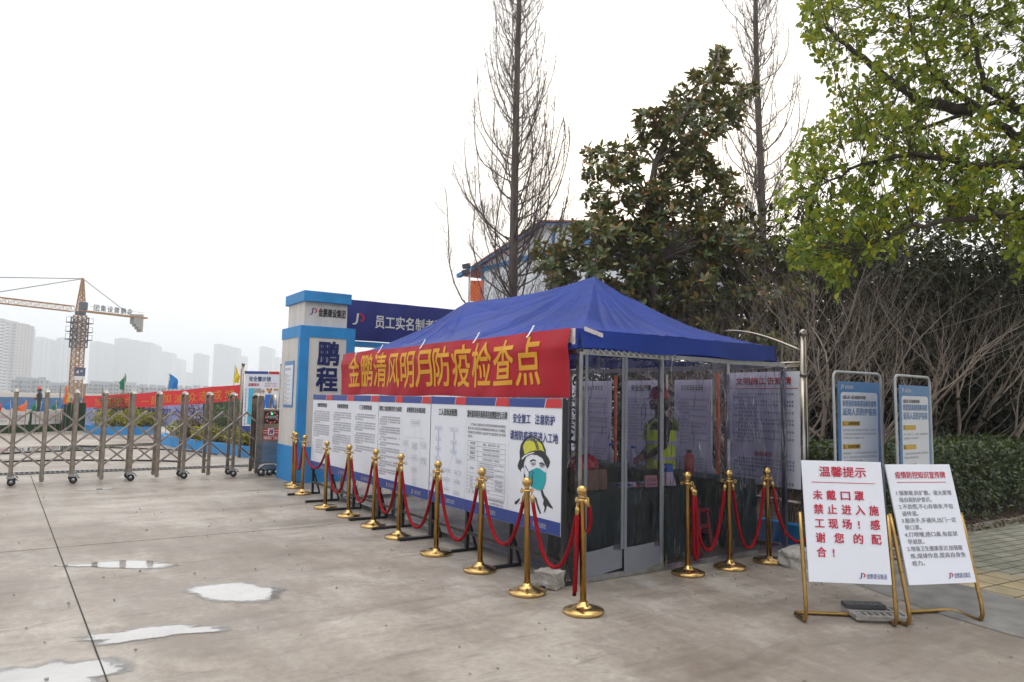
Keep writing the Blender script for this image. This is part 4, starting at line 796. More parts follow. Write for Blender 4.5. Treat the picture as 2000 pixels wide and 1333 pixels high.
# stainless notice board behind the tent: posts with ball tops, arched arm, printed boards
nb = thing('notice_board', 'row of big white printed boards on stainless posts with ball tops standing behind the tent', 'notice board', (3.3, 2.4, 0))
for y, s_ in ((-.08, 1), (5.9, 1)):
    m = MB(); m.tube([(3.23, y, 0), (3.23, y, 1.95)], .044, 16); m.tube([(3.23, y, 1.95), (3.23, y, 1.97), (3.23, y, 2.40)], [.05, .036, .034], 16); pp = m.build('post', M['chrome'], nb, world=True)
    m = MB(); a = np.linspace(-1.3, 1.57, 10); m.lathe([(max(.001, .045 * math.cos(t)), 2.44 + .045 * math.sin(t)) for t in a], 18, (3.23, y, 0)); m.build('ball_top', M['chrome'], pp, world=True)
m = MB(); a = np.linspace(0, 1, 14); m.tube([(3.23, -.05 + 1.1 * t, 2.24 + .30 * math.sin(t * 1.57)) for t in a], .014, 8); m.tube([(3.23, -.05 + .7 * t, 2.10) for t in (0, 1)], .016, 8); m.build('arched_arm', M['chrome'], nb, world=True)
m = MB(); m.tube([(3.26, -.08, .5), (3.26, 5.9, .5)], .02, 8); m.tube([(3.26, -.08, 2.06), (3.26, 5.9, 2.06)], .02, 8); m.build('cross_tube', M['chrome'], nb, world=True)
rg = random.Random(21)
def bigboard(Ya, Yb, title, tcol, red, sub, z0=.66, z1=2.0):
    m = MB(); m.box(3.19, 3.205, Yb, Ya, z0, z1); b = m.build('printed_board', M['board'], nb, world=True); w_ = Ya - Yb; h_ = z1 - z0
    p = Print(faceX(3.188, Ya, z0))
    if title: p.text(title, w_ / 2, h_ - .15, .085, tcol, w=w_ * .78 if len(title) > 5 else w_ * .5, align='C', bold=.02)
    else: p.blur(w_ * .2, h_ - .14, w_ * .6, .07, 8, tcol, rg, gaps=0)
    if red: p.rect(.02, h_ - .20, w_ - .02, h_ - .192, R_)
    y = h_ - .25
    for n_ in (2, 3, 2, 3, 2, 2):
        if y < .42: break
        p.para(.07, y, w_ - .14, .026, .044, n_, 24, M['inkblue'] if red else M['inkgrey'], rg, 2, .4); y -= n_ * .044
    if sub: p.text(sub, w_ / 2, .34, .05, R_, w=.26, align='C', bold=.02); p.para(.07, .31, w_ - .14, .026, .044, 4, 24, M['inkblue'], rg, 2, .4); p.blur(.08, .08, .4, .026, 12, M['inkblue'], rg); p.blur(w_ - .3, .03, .22, .03, 6, M['ink'], rg)
    else: p.para(.07, .40, w_ - .14, .022, .04, 8, 26, M['inkgrey'], rg, 0, .6)
    p.build('board_print', b)
bigboard(.94, -.06, '文明施工告知牌', R_, True, '温馨提示'); bigboard(1.86, 1.22, None, M['ink'], False, None, .5, 1.92); bigboard(2.9, 2.1, '安全生产牌', M['ink'], False, None, .5, 1.92); bigboard(4.0, 3.15, None, M['ink'], False, None, .5, 1.92); bigboard(5.7, 4.4, None, M['ink'], False, None, .5, 1.92)
for y in (1.12, 2.02, 3.05): m = MB(); m.box(3.18, 3.22, y - .013, y + .013, .3, 2.0); m.build('board_post', M['orange'] if y != 2.02 else M['chrome'], nb, world=True)
m = MB(); m.box(3.302, 3.42, -.30, 9, -.1, .24); tag(m.build('bed_kerb', M['pblue'], bevel=.01), 'low blue painted kerb wall of the planting bed behind the tent', 'kerb wall')
m = MB(); m.box(3.43, 16, -.42, -.36, -.1, .062); structure('bed_edging', m, M['stone'])

# ================================================================ INSIDE THE TENT
def table(label, x0_, x1_, y0_, y1_, seed):
    t = thing('cloth_table', label, 'table', ((x0_ + x1_) / 2, (y0_ + y1_) / 2, 0), group='green cloth tables in the tent'); r_ = np.random.default_rng(seed)
    m = MB(); m.box(x0_, x1_, y0_, y1_, .73, .752); m.build('tabletop', M['cloth'], t, world=True, bevel=.004)
    per = [(x0_, y0_), (x1_, y0_), (x1_, y1_), (x0_, y1_), (x0_, y0_)]; rows = []
    for z in np.linspace(.751, .03, 9):
        row = []
        for i in range(4):
            a, b = np.array(per[i]), np.array(per[i + 1]); L_ = np.linalg.norm(b - a); nn = np.array([(b - a)[1], -(b - a)[0]]) / L_
            for s_ in np.linspace(0, 1, int(L_ * 24), endpoint=False): w_ = (.751 - z) / .72; o_ = .006 + w_ * (.03 + .022 * math.sin(s_ * L_ * 26 + i) + .012 * math.sin(s_ * L_ * 57)); qv = a + (b - a) * s_ + nn * o_; row.append((qv[0], qv[1], z))
        rows.append(row)
    m = MB(); m.grid(rows, closed=True); m.build('tablecloth', M['cloth'], t, world=True); return t
table('table under a dark green cloth just inside the tent door', .32, 1.66, .22, .82, 1)
table('long dark green cloth table before the boards at the back of the tent', 2.42, 2.92, .35, 3.2, 2)
mg = thing('megaphone', 'white and blue megaphone standing on the green table by the tent door', 'megaphone', (1.50, .36, .752))
m = MB(); m.lathe([(.085, 0), (.087, .006), (.062, .10), (.052, .14)], 24); m.build('horn', M['pwhitepl'], mg)
m = MB(); m.lathe([(.052, .14), (.054, .145), (.054, .21), (.045, .22), (.03, .222)], 24); m.build('body', M['megablue'], mg)
m = MB(); m.tube([(-.05, 0, .19), (-.10, 0, .18), (-.12, 0, .13), (-.115, 0, .08)], .014, 8); m.build('grip', M['pwhitepl'], mg)
m = MB(); m.add([(1.12, .30, .752), (1.28, .28, .752), (1.28, .30, .87), (1.12, .32, .87), (1.12, .34, .752), (1.28, .32, .752)], [(0, 1, 2, 3), (3, 2, 5, 4)]); pc = tag(m.build('name_card', M['pinkcard']), 'folded pink card with black writing standing on the green table', 'name card')
p = Print(Matrix(((.992, 0, -.12, 1.125), (-.125, .16, -.98, .2975), (0, .98, .16, .752), (0, 0, 0, 1)))); p.blur(.015, .06, .13, .03, 5, M['ink'], rg, gaps=0); p.blur(.02, .02, .11, .02, 5, M['ink'], rg, gaps=0); p.build('card_print', pc)
for i, (x, y) in enumerate(((.92, .42), (1.02, .40))):
    m = MB(); m.box(x - .045, x + .04, y - .03, y + .03, .752, .80); bx_ = tag(m.build('small_box', M['pwhitepl'], bevel=.003), ('small white box at the left on the green table', 'small white box next to the pink card on the green table')[i], 'box'); m = MB(); m.box(x - .046, x - .01, y - .0315, y + .0315, .765, .785); m.build('box_stripe', M['megablue'], bx_)
m = MB(); m.grid([[(1.0 + .42 * a, .30 + .2 * b - .03 * a, .756 + .006 * math.sin(a * 9 + b * 4)) for a in np.linspace(0, 1, 9)] for b in np.linspace(0, 1, 5)]); tag(m.build('red_folder', M['redplastic']), 'red cloth folder lying flat on the green table', 'folder')
m = MB(); m.box(1.36, 1.62, .40, .66, .753, .757); pq = tag(m.build('register_sheet', M['board']), 'white register sheet lying under the megaphone on the green table', 'paper'); 
st = thing('plastic_stool', 'red plastic stool behind the clear side wall of the tent', 'stool', (2.02, .50, 0), .3)
m = MB(); m.box(-.15, .15, -.15, .15, .43, .46); m.build('seat', M['redplastic'], st, bevel=.012)
for sx in (-1, 1):
    for sy in (-1, 1): m = MB(); m.bar((sx * .12, sy * .12, .43), (sx * .165, sy * .165, .0), .05, .03); m.build('leg', M['redplastic'], st)
m = MB()
for sx in (-1, 1): m.bar((sx * .145, -.14, .2), (sx * .145, .14, .2), .02, .04); m.bar((-.14, sx * .145, .28), (.14, sx * .145, .28), .02, .04)
m.build('stretcher', M['redplastic'], st)
fe = thing('thermos', 'dark red flask standing on the long green table at the back of the tent', 'flask', (2.55, 1.02, .752)); m = MB(); m.lathe([(.055, 0), (.06, .01), (.06, .21), (.04, .25), (.03, .26)], 20); m.build('body', M['redplastic'], fe); m = MB(); m.lathe([(.032, .26), (.032, .30), (.02, .305)], 16); m.build('cap', M['black'], fe)

m = MB(); m.box(.33, .66, .36, .68, .753, .95); m.box(.48, .52, .358, .36, .753, .95); cbx = tag(m.build('carton', M['wood'], bevel=.004), 'brown carton on the left end of the green table by the tent door', 'carton')
def hat(x, y, z, lb):
    t = thing('hard_hat', lb, 'hard hat', (x, y, z), 1.2); m = MB(); a_ = np.linspace(0, 1.571, 8); m.lathe([(.12, 0), (.122, .01)] + [(max(.002, .118 * math.cos(q)), .015 + .12 * math.sin(q)) for q in a_], 24); m.build('shell', M['helmet'], t); m = MB(); m.grid([[((.115 + .05 * w_ * max(0, math.cos(q))) * math.cos(q), (.113 + .02 * w_) * math.sin(q), .008 - .01 * w_) for q in np.linspace(-1.5, 1.5, 13)] for w_ in (0, .5, 1)]); m.build('brim', M['helmet'], t)
hat(.42, .50, .952, 'red hard hat on the left half of the carton inside the tent'); hat(.57, .56, .952, 'red hard hat on the right half of the carton inside the tent')
for i, (x, y) in enumerate(((2.66, 1.5), (2.60, 2.05), (2.70, 2.6))):
    t = thing('spray_bottle', ('white disinfectant bottle on the long back table, nearest the flask', 'white disinfectant bottle in the middle of the long back table', 'white disinfectant bottle at the far end of the long back table')[i], 'bottle', (x, y, .752)); m = MB(); m.lathe([(.045, 0), (.048, .01), (.048, .17), (.018, .21), (.016, .24)], 18); m.build('bottle_body', M['pwhitepl'], t); m = MB(); m.box(-.015, .05, -.012, .012, .24, .275); m.build('trigger', M['megablue'], t)
r_ = np.random.default_rng(77); m = MB()
for k in range(420):
    x, y = r_.uniform(-6, 3.0), r_.uniform(-3.6, 8); 
    if r_.random() < .4: x, y = 2.0 + r_.normal() * .5, -.6 + r_.normal() * .9
    if x > 2.2 and y < 0: continue
    s_ = r_.uniform(.003, .010) * (1.6 if r_.random() < .06 else 1); a_ = r_.random() * 3; m.obox((x, y, s_ * .6 + .004), (s_ * math.cos(a_), s_ * math.sin(a_), 0), (-s_ * .7 * math.sin(a_), s_ * .7 * math.cos(a_), s_ * .2), (0, .1 * s_, s_ * .6))
tag(m.build('grit', M['stone']), 'loose grit and small stones scattered over the concrete', 'grit', kind='stuff')

# ================================================================ PEOPLE
def skin_mesh(name, V, E, R, mats, pick, parent, sub=1):
    me = bpy.data.meshes.new(name); me.from_pydata(V, E, []); o = bpy.data.objects.new(name, me); COL.objects.link(o)
    bm = bmesh.new(); bm.from_mesh(me); lay = bm.verts.layers.skin.verify()
    for v, r_ in zip(bm.verts, R): v[lay].radius = (r_, r_) if np.isscalar(r_) else r_
    bm.verts.ensure_lookup_table(); bm.verts[0][lay].use_root = True; bm.to_mesh(me); bm.free()
    o.modifiers.new('s', 'SKIN').use_smooth_shade = True; sb = o.modifiers.new('d', 'SUBSURF'); sb.levels = sb.render_levels = sub
    m2 = bpy.data.meshes.new_from_object(o.evaluated_get(bpy.context.evaluated_depsgraph_get())); bpy.data.objects.remove(o); m2.name = name
    m2.materials.clear()
    for q in mats: m2.materials.append(q)
    for f in m2.polygons: f.material_index = pick(f.center); f.use_smooth = True
    n = bpy.data.objects.new(name, m2); COL.objects.link(n); n.parent = parent; return n
def person(label, loc, rz, pose, vest=True):
    "local axes: x forward, y to the person's left"
    t = thing('person', label, 'person', loc, rz)
    V, E, R = [], [], []
    def chain(pts, prev=None):
        for (p_, r_) in pts:
            V.append(p_); R.append(r_)
            if prev is not None: E.append((prev, len(V) - 1))
            prev = len(V) - 1
        return prev
    pel = chain([((0, 0, .95), (.13, .16))]); ch = chain([((-.01, 0, 1.12), (.115, .15)), ((0, 0, 1.28), (.125, .17)), ((-.01, 0, 1.40), (.10, .14))], pel)
    nk = chain([((.005, 0, 1.475), .055), ((.015, 0, 1.52), .052), ((.03, 0, 1.565), (.075, .07)), ((.025, 0, 1.625), (.092, .078)), ((.015, 0, 1.685), (.08, .07))], ch)
    wr = []
    for s_ in (1, -1):
        el, wrist, palm = pose[0 if s_ > 0 else 1]
        sh = chain([((-.01, s_ * .185, 1.385), .068), (tuple(np.array([-.01, s_ * .19, 1.385]) * .5 + np.array(el) * .5), .056), (el, .047), (tuple(np.array(el) * .5 + np.array(wrist) * .5), .042), (wrist, .031)], ch)
        d = np.array(palm) - np.array(wrist); L_ = np.linalg.norm(d); d /= L_; pi_ = chain([(tuple(np.array(wrist) + d * .045), (.034, .024)), (tuple(np.array(wrist) + d * .085), (.036, .02))], sh)
        side = np.cross(d, (0, 0, 1.)); side /= np.linalg.norm(side) + 1e-9; dn = np.cross(side, d)
        for k in range(4):
            b = np.array(wrist) + d * .09 + side * (k - 1.5) * .017; l = (.058, .068, .064, .05)[k]; chain([(tuple(b + d * l * .4), .0085), (tuple(b + d * l * .75 + dn * -.012), .008), (tuple(b + d * l + dn * -.03), .007)], pi_)
        tb = np.array(wrist) + d * .05 + side * s_ * -.03; chain([(tuple(tb), .011), (tuple(tb + d * .03 + side * s_ * -.018), .009), (tuple(tb + d * .055 + side * s_ * -.018), .008)], pi_ - 1)
    for s_ in (1, -1): chain([((0, s_ * .09, .88), .10), ((.01, s_ * .10, .68), .08), ((.02, s_ * .105, .49), .06), ((0, s_ * .105, .28), .052), ((-.02, s_ * .105, .09), .045), ((.05, s_ * .11, .05), .045), ((.15, s_ * .12, .04), .038)], pel)
    def pick(c):
        if c.z > 1.50: return 0
        for q in pose:
            w_ = Vector(q[1]); pl = Vector(q[2])
            if (c - w_).dot((pl - w_).normalized()) > .0 and (c - pl).length < .17: return 0
        return 1 if c.z > .93 else 2
    b = skin_mesh('body', V, E, R, [M['skin'], M['jacket'], M['trousers']], pick, t)
    def part(nm, mb, mt): return mb.build(nm, mt, t)
    m = MB(); ey = MB()
    for s_ in (1, -1): ey.tube([(.098, s_ * .032, 1.628), (.112, s_ * .032, 1.628)], .011, 8); m.tube([(.02, s_ * .078, 1.60), (.0, s_ * .088, 1.63), (-.01, s_ * .086, 1.655)], [.01, .016, .01], 6)
    part('eyes', ey, M['hair']); part('ears', m, M['skin'])
    m = MB(); m.tube([(.10, 0, 1.635), (.125, 0, 1.605), (.115, 0, 1.595)], [.01, .016, .008], 7); part('nose', m, M['skin'])
    m = MB(); P = []
    for z, fx, hw in ((1.60, .124, .045), (1.58, .128, .06), (1.555, .122, .062), (1.53, .108, .05)): P.append([(fx - abs(u_) ** 2 * .07, u_ * hw * 1.2, z) for u_ in np.linspace(-1, 1, 9)])
    m.grid(P); part('face_mask', m, M['black'])
    m = MB(); P = [[(-.005 + r_ * math.cos(a) * (1 if math.cos(a) < .2 else .75), r_ * .92 * math.sin(a), z) for a in np.linspace(0, 6.2832, 20, endpoint=False)] for z, r_ in ((1.52, .075), (1.56, .098), (1.62, .104), (1.68, .10))]
    P = [[(x if x < .055 else .055, y, z) for x, y, z in row] for row in P]; m.grid(P, closed=True); part('hair', m, M['hair'])
    m = MB(); a = np.linspace(0, 1.571, 9); m.lathe([(.118, 0), (.120, .01)] + [(max(.002, .118 * math.cos(q)), .015 + .115 * math.sin(q)) for q in a], 28, (.01, 0, 1.665)); m.tube([(-.11, 0, 1.68), (-.06, 0, 1.775), (.01, 0, 1.802), (.08, 0, 1.775), (.125, 0, 1.69)], .012, 6)
    m.grid([[(.01 + (.115 + .055 * w_ * max(0, math.cos(q)) ** .6) * math.cos(q), (.112 + .02 * w_) * math.sin(q), 1.672 - .018 * w_) for q in np.linspace(-1.5, 1.5, 15)] for w_ in (0, .5, 1)]); part('helmet', m, M['helmet'])
    if vest:
        rows = []; zs = np.linspace(.86, 1.30, 23)
        for z in zs: f = (z - .86) / .44; rows.append([(-.005 + (.155 + .012 * f) * math.copysign(abs(math.cos(q)) ** .8, math.cos(q)), (.20 - .005 * f + .006 * math.sin(q * 6 + z * 9)) * math.copysign(abs(math.sin(q)) ** .8, math.sin(q)), z) for q in np.linspace(0, 6.2832, 40, endpoint=False)])
        m = MB(); m.grid(rows, closed=True)
        for i, f in enumerate(m.f): zz = zs[i // 40]; m.m[i] = 1 if (.95 < zz < 1.0 or 1.10 < zz < 1.15) else 0
        P = [[(x, s_y, z) for x, s_y, z in row] for row in ()]
        for s_ in (1, -1): m.grid([[(.168 * math.cos(q) * (1 - .25 * (math.sin(q) ** 4)) - .005, s_ * (.055 + .10 * w_ ), 1.30 + .155 * math.sin(q) - .03 * w_ * math.sin(q)) for q in np.linspace(0, math.pi, 15)] for w_ in np.linspace(0, 1, 5)])
        m.grid([[(.170, y, 1.29 + .0 * y), (.155, y * .95, 1.36)] for y in np.linspace(-.15, .15, 9)]); m.grid([[(-.175, y, 1.29), (-.16, y * .95, 1.42)] for y in np.linspace(-.15, .15, 9)])
        vv = m.build('safety_vest', [M['vest'], M['reflect']], t); m = MB(); m.tube([(.152, .0, .87), (.163, 0, 1.05), (.168, 0, 1.28), (.165, 0, 1.35)], .005, 5); m.build('zip', M['black'], vv)
        m = MB()
        for s_ in (1, -1): m.box(.158, .172, s_ * .10 - .045, s_ * .10 + .045, 1.17, 1.27)
        m.build('pocket', M['vest'], vv, bevel=.004)
    return t
person('person in red helmet and yellow hi-vis vest standing in the tent with hands clasped', (1.98, .94, 0), rad(150), (((.02, .265, 1.13), (.20, .10, .98), (.30, .0, .92)), ((.03, -.265, 1.12), (.19, -.11, .99), (.29, -.03, .93))))

# ================================================================ VEGETATION
def leaves(mb, C, D, Up, Ls, Ws, fold=.22, curl=.15, mi=0):
    "many leaves at once: base C, direction D, approximate face normal Up, length, width"
    C, D, Up = map(np.asarray, (C, D, Up)); n = len(C); D = D / (np.linalg.norm(D, axis=1)[:, None] + 1e-9); X = np.cross(D, Up); X /= np.linalg.norm(X, axis=1)[:, None] + 1e-9; Z = np.cross(X, D)
    Ls = np.broadcast_to(Ls, (n,))[:, None]; Ws = np.broadcast_to(Ws, (n,))[:, None]; o = len(mb.v)
    mid = lambda t, dz: C + D * Ls * t + Z * (Ls * dz)
    v = np.stack([C, mid(.35, -.02), mid(.75, -curl * .5), mid(1, -curl), mid(.38, fold * .25) + X * Ws * .5, mid(.74, fold * .1 - curl * .4) + X * Ws * .38, mid(.38, fold * .25) - X * Ws * .5, mid(.74, fold * .1 - curl * .4) - X * Ws * .38], 1).reshape(-1, 3)
    mb.v.extend(map(tuple, v.tolist()))
    for i in range(n):
        b = o + i * 8; mb.f.extend([(b, b + 4, b + 1), (b + 1, b + 4, b + 5, b + 2), (b + 2, b + 5, b + 3), (b, b + 1, b + 6), (b + 1, b + 2, b + 7, b + 6), (b + 2, b + 3, b + 7)])
    mb.m.extend([mi] * (6 * n)); mb.sm.extend([True] * (6 * n))
def unit(r_, n): q = r_.normal(size=(n, 3)); return q / np.linalg.norm(q, axis=1)[:, None]
def curve(a, b, bend, n=7, r_=None):
    a, b = np.array(a, float), np.array(b, float); t = np.linspace(0, 1, n)[:, None]; return a + (b - a) * t + np.array(bend) * np.sin(t * math.pi)

# --- bare dawn redwoods: straight trunk, whorls of up-curving branches
def redwood(label, base, H_, r0, seed, zlow, reach, nb):
    t = thing('bare_conifer', label, 'tree', base, 0, 'bare conifers behind the tent'); r_ = np.random.default_rng(seed)
    m = MB(); zs = np.linspace(0, H_, 26); m.tube([(.05 * math.sin(z * .5 + seed), .04 * math.cos(z * .6), z) for z in zs], [max(.006, r0 * (1 - z / H_) ** .85 * (1 + .5 * math.exp(-z * 2))) for z in zs], 12); m.build('trunk', M['bark'], t)
    m = MB()
    for i in range(nb):
        z = zlow + (H_ - zlow - .3) * (i / nb) ** 1.05 + r_.random() * .3; f = (z - zlow) / (H_ - zlow); L_ = (reach[0] * math.exp(-(z - reach[1]) / reach[2])) * (r_.uniform(.25, 1.15) if r_.random() < .85 else .9) + .1; a = i * 2.4 + r_.random() * 1.8; up = L_ * r_.uniform(1.1, 2.4) + .15
        x0_, y0_ = .05 * math.sin(z * .5 + seed), .04 * math.cos(z * .6); ca, sa = math.cos(a), math.sin(a); rb = (r0 * (1 - f) * .10 + .003) * (.6 + .5 * min(1.2, L_)); k = 10; ts = np.linspace(0, 1, k); wob = r_.normal(size=2) * .10 * L_; pw = r_.uniform(1.3, 2.1)
        pts = [(x0_ + ca * L_ * (1 - (1 - q) ** pw) + wob[0] * math.sin(q * 5), y0_ + sa * L_ * (1 - (1 - q) ** pw) + wob[1] * math.sin(q * 4), z + up * (.42 * q + .58 * q ** 1.7) + .02 * math.sin(q * 17 + i)) for q in ts]; m.tube(pts, [rb * (1 - .75 * q) + .0028 for q in ts], 5, cap=False)
        for j in range(int(6 + L_ * 12)):
            q = r_.uniform(.12, .97); k0 = min(k - 2, int(q * (k - 1))); p0 = np.array(pts[k0]) + (np.array(pts[k0 + 1]) - np.array(pts[k0])) * (q * (k - 1) - k0); l2 = (.10 + L_ * r_.uniform(.1, .5)) * (1.15 - .8 * q); d2 = np.array([ca, sa, .5]) * .4 + unit(r_, 1)[0] * .8; d2[2] = abs(d2[2]) * .6 + .25
            pp = [p0 + d2 * l2 * u_ + np.array([0, 0, l2 * .5 * u_ * u_]) for u_ in (0, .35, .7, 1)]; m.tube(pp, [.0045, .004, .0034, .0026], 3, cap=False)
            for _ in range(2): u_ = r_.uniform(.3, .9); b0 = pp[0] + (pp[3] - pp[0]) * u_; d3 = unit(r_, 1)[0]; d3[2] = abs(d3[2]) + .5; m.tube([b0, b0 + d3 * l2 * .22, b0 + d3 * l2 * .42 + np.array([0, 0, .04])], [.0032, .0028, .0022], 3, cap=False)
    m.build('branches', M['darktwig'], t); return t
b = S(1003, 570, 14); redwood('tall bare conifer with dark trunk rising directly behind the blue tent', (b[0], b[1], .05), 15.0, .115, 2, 2.5, (1.45, 3.2, 5.2), 210)
b = S(1484, 450, 17); redwood('tall bare conifer right of the broad-leaved magnolia, partly hidden by the bright green crown', (b[0], b[1], .05), 18.5, .125, 5, 4.0, (1.3, 5., 9.), 190)

# --- magnolia: leaning leader, rosettes of big leathery leaves
def rosettes(m, c, rad_, n, r_, L_=(.10, .17), nl=(6, 10), up=.55):
    q = unit(r_, n) * (r_.random(n) ** .4)[:, None] * np.array(rad_); Cc, Dd, Uu, Ll = [], [], [], []
    for k in range(n):
        p0 = np.array(c) + q[k]; ax = q[k] / (np.linalg.norm(q[k]) + 1e-6) * .7 + np.array([0, 0, up]) + r_.normal(size=3) * .3; ax /= np.linalg.norm(ax); s_ = np.cross(ax, r_.normal(size=3)); s_ /= np.linalg.norm(s_); w_ = np.cross(ax, s_); nn = r_.integers(*nl)
        for j in range(nn):
            a = j * 2.4 + r_.random() * .6; e = r_.uniform(.05, 1.0); d = (s_ * math.cos(a) + w_ * math.sin(a)) * math.cos(e) + ax * math.sin(e); Cc.append(p0 + d * .012 - ax * .02 * (j / nn)); Dd.append(d); Uu.append(ax + .2 * r_.normal(size=3)); Ll.append(r_.uniform(*L_))
    Ll = np.array(Ll); leaves(m, Cc, Dd, Uu, Ll, Ll * .42, curl=.12)
mb_ = S(1290, 700, 12.2); mag = thing('magnolia_tree', 'broad-leaved evergreen magnolia with a leaning top and rust-backed leaves above the tent', 'tree', (mb_[0], mb_[1], .05))
r_ = np.random.default_rng(17); top = [(1405, 110, 22), (1410, 142, 28), (1372, 152, 26), (1392, 186, 38), (1328, 190, 24), (1360, 212, 36), (1432, 192, 30), (1460, 180, 20), (1428, 228, 28), (1264, 232, 26), (1306, 230, 34), (1340, 248, 42), (1272, 260, 28), (1385, 250, 34), (1300, 288, 38), (1352, 288, 34), (1168, 303, 28), (1210, 315, 30), (1238, 292, 24), (1162, 342, 24), (1205, 345, 24), (1246, 335, 26), (1228, 368, 26), (1162, 388, 24), (1190, 405, 30), (1240, 400, 36), (1292, 392, 40), (1338, 342, 34), (1368, 328, 30), (1398, 345, 30), (1418, 350, 20), (1338, 385, 40), (1394, 392, 36), (1430, 390, 28), (1300, 345, 22), (1272, 380, 26), (1320, 320, 20)]
m = MB(); brm = MB(); P0 = lambda px, py, d=12.2: S(px, py, d)
trunk = [P0(1290, 760), P0(1285, 640), P0(1272, 520), P0(1262, 450), P0(1268, 390), P0(1280, 320), P0(1300, 270), P0(1345, 215), P0(1385, 165), P0(1403, 120)]
brm.tube(trunk, [.12, .11, .095, .075, .06, .055, .045, .032, .02, .008], 10)
for px, py, rr in top:
    c = P0(px, py, 12.2 + r_.normal() * .35); k = rr / 1400 * 12.2; rosettes(m, c, (k * 1.0, k * 1.0, k * .9), int(8 + rr * rr / 62), r_)
    j = min(range(3, len(trunk)), key=lambda i: np.linalg.norm(trunk[i] - c) + (.6 if trunk[i][2] > c[2] else 0)); brm.tube(curve(trunk[j], c, (0, 0, .12)), [.022, .02, .018, .014, .012, .008, .004], 5, cap=False)
low = []
while len(low) < 120:
    px, py = r_.uniform(1060, 1560), r_.uniform(425, 690)
    lim = 490 - .0 * px if px < 1110 else 470 - (px - 1110) * .35 if px < 1220 else 425 + max(0, px - 1440) * .55
    bot = 545 + (px - 1060) * 1.15 if px < 1180 else 690
    if py < lim or py > bot: continue
    low.append((px, py))
low += [(1095, 480), (1130, 458), (1165, 450), (1075, 505), (1090, 530), (1120, 510), (1080, 520), (1200, 450), (1105, 545), (1150, 440)]
for px, py in low:
    c = P0(px, py, 12.0 + r_.uniform(-.7, .9)); rosettes(m, c, (.32, .32, .28), 12, r_)
    if r_.random() < .5: brm.tube(curve(trunk[1] if py > 520 else trunk[2], c, (0, 0, .15)), [.03, .028, .024, .02, .014, .01, .004], 5, cap=False)
brm.build('trunk', M['bark'], mag, world=True); m.build('crown', M['leafmag'], mag, world=True)

# --- camphor tree on the right: trunk outside the frame, long limbs, sprays of yellow-green leaves
r_ = np.random.default_rng(23); cb = S(2330, 700, 7.6); cam_t = thing('camphor_tree', 'leafy yellow-green tree hanging its branches in from the upper right', 'tree', (cb[0], cb[1], .1))
brm = MB(); m = MB(); Q = lambda px, py, d: S(px, py, d)
tk = [np.array([cb[0], cb[1], .05]), Q(2325, 640, 7.6), Q(2300, 480, 7.5), Q(2270, 330, 7.4), Q(2240, 150, 7.3), Q(2230, -150, 7.3), Q(2200, -500, 7.4)]
brm.tube(tk, [.22, .18, .16, .14, .11, .08, .03], 12)
limbs = [[tk[3], Q(2120, 320, 7), Q(2000, 270, 6.7), Q(1910, 215, 6.6), Q(1830, 150, 6.6), Q(1780, 70, 6.7), Q(1770, -60, 6.8)], [tk[2], Q(2130, 420, 6.6), Q(2000, 320, 6.3), Q(1900, 325, 6.2), Q(1790, 300, 6.1), Q(1680, 320, 6.1), Q(1580, 380, 6.2)], [tk[4], Q(2100, 180, 6.9), Q(1990, 210, 6.7), Q(1920, 170, 6.8), Q(1900, 60, 7), Q(1880, -80, 7)],
         [tk[2], Q(2150, 450, 6.3), Q(2020, 420, 5.9), Q(1900, 425, 5.8), Q(1780, 440, 5.8), Q(1680, 490, 5.9)], [limbs0 := Q(1910, 215, 6.6), Q(1800, 200, 6.9), Q(1700, 130, 7.2), Q(1620, 60, 7.4), Q(1580, 20, 7.4)], [tk[3], Q(2150, 280, 8), Q(1950, 200, 8.3), Q(1780, 260, 8.4), Q(1660, 260, 8.4)], [tk[5], Q(2050, -120, 7), Q(1850, -160, 6.8), Q(1680, -150, 6.9)], [tk[2], Q(2200, 520, 6.2), Q(2080, 540, 5.9), Q(1990, 560, 5.9)], [tk[4], Q(2450, 50, 7.5), Q(2650, -50, 7.6)], [tk[3], Q(2480, 250, 8), Q(2700, 200, 8.2)], [tk[4], Q(2250, 0, 9), Q(2150, -150, 10.2)]]
allp = []
for lb in limbs:
    lb = [np.array(q) for q in lb]; k = len(lb); fine = []
    for i in range(k - 1):
        for u_ in np.linspace(0, 1, 5, endpoint=False): fine.append(lb[i] + (lb[i + 1] - lb[i]) * u_ + r_.normal(size=3) * .012)
    fine.append(lb[-1]); n_ = len(fine); brm.tube(fine, [.055 * (1 - i / n_) ** 1.1 + .006 for i in range(n_)], 7, cap=False); allp += fine[4:]
allp = np.array(allp)
def inside(px, py):
    left = np.interp(py, [-420, -100, 0, 60, 100, 150, 210, 240, 270, 300, 340, 400, 470, 520, 560, 610], [1700, 1600, 1562, 1562, 1590, 1612, 1640, 1600, 1572, 1545, 1528, 1515, 1512, 1545, 1590, 1640])
    bot = np.interp(px, [1500, 1560, 1600, 1640, 1665, 1740, 1800, 1850, 1950, 1985, 2050, 2700], [480, 540, 520, 575, 510, 500, 475, 455, 450, 530, 600, 620])
    return px > left and py < bot
cl = 0; cc = []
while cl < 5400:
    px, py = r_.uniform(1500, 2550), r_.uniform(-420, 620)
    if not inside(px, py): continue
    if px < 2000 and py > 0:                                         # looser where the sky shows through
        hole = math.sin(px * .021 + 1) * math.sin(py * .027 + 2) + .6 * math.sin(px * .05 + py * .043); 
        if hole > .62 and r_.random() < .85: continue
        if 1850 < px and 100 < py < 300 and r_.random() < .45: continue
    if (px > 2050 or py < -60) and r_.random() < .35: continue
    d_ = r_.uniform(5.7, 8.3) if py < 330 else r_.uniform(5.6, 7.3); cc.append(S(px, py, d_)); cl += 1
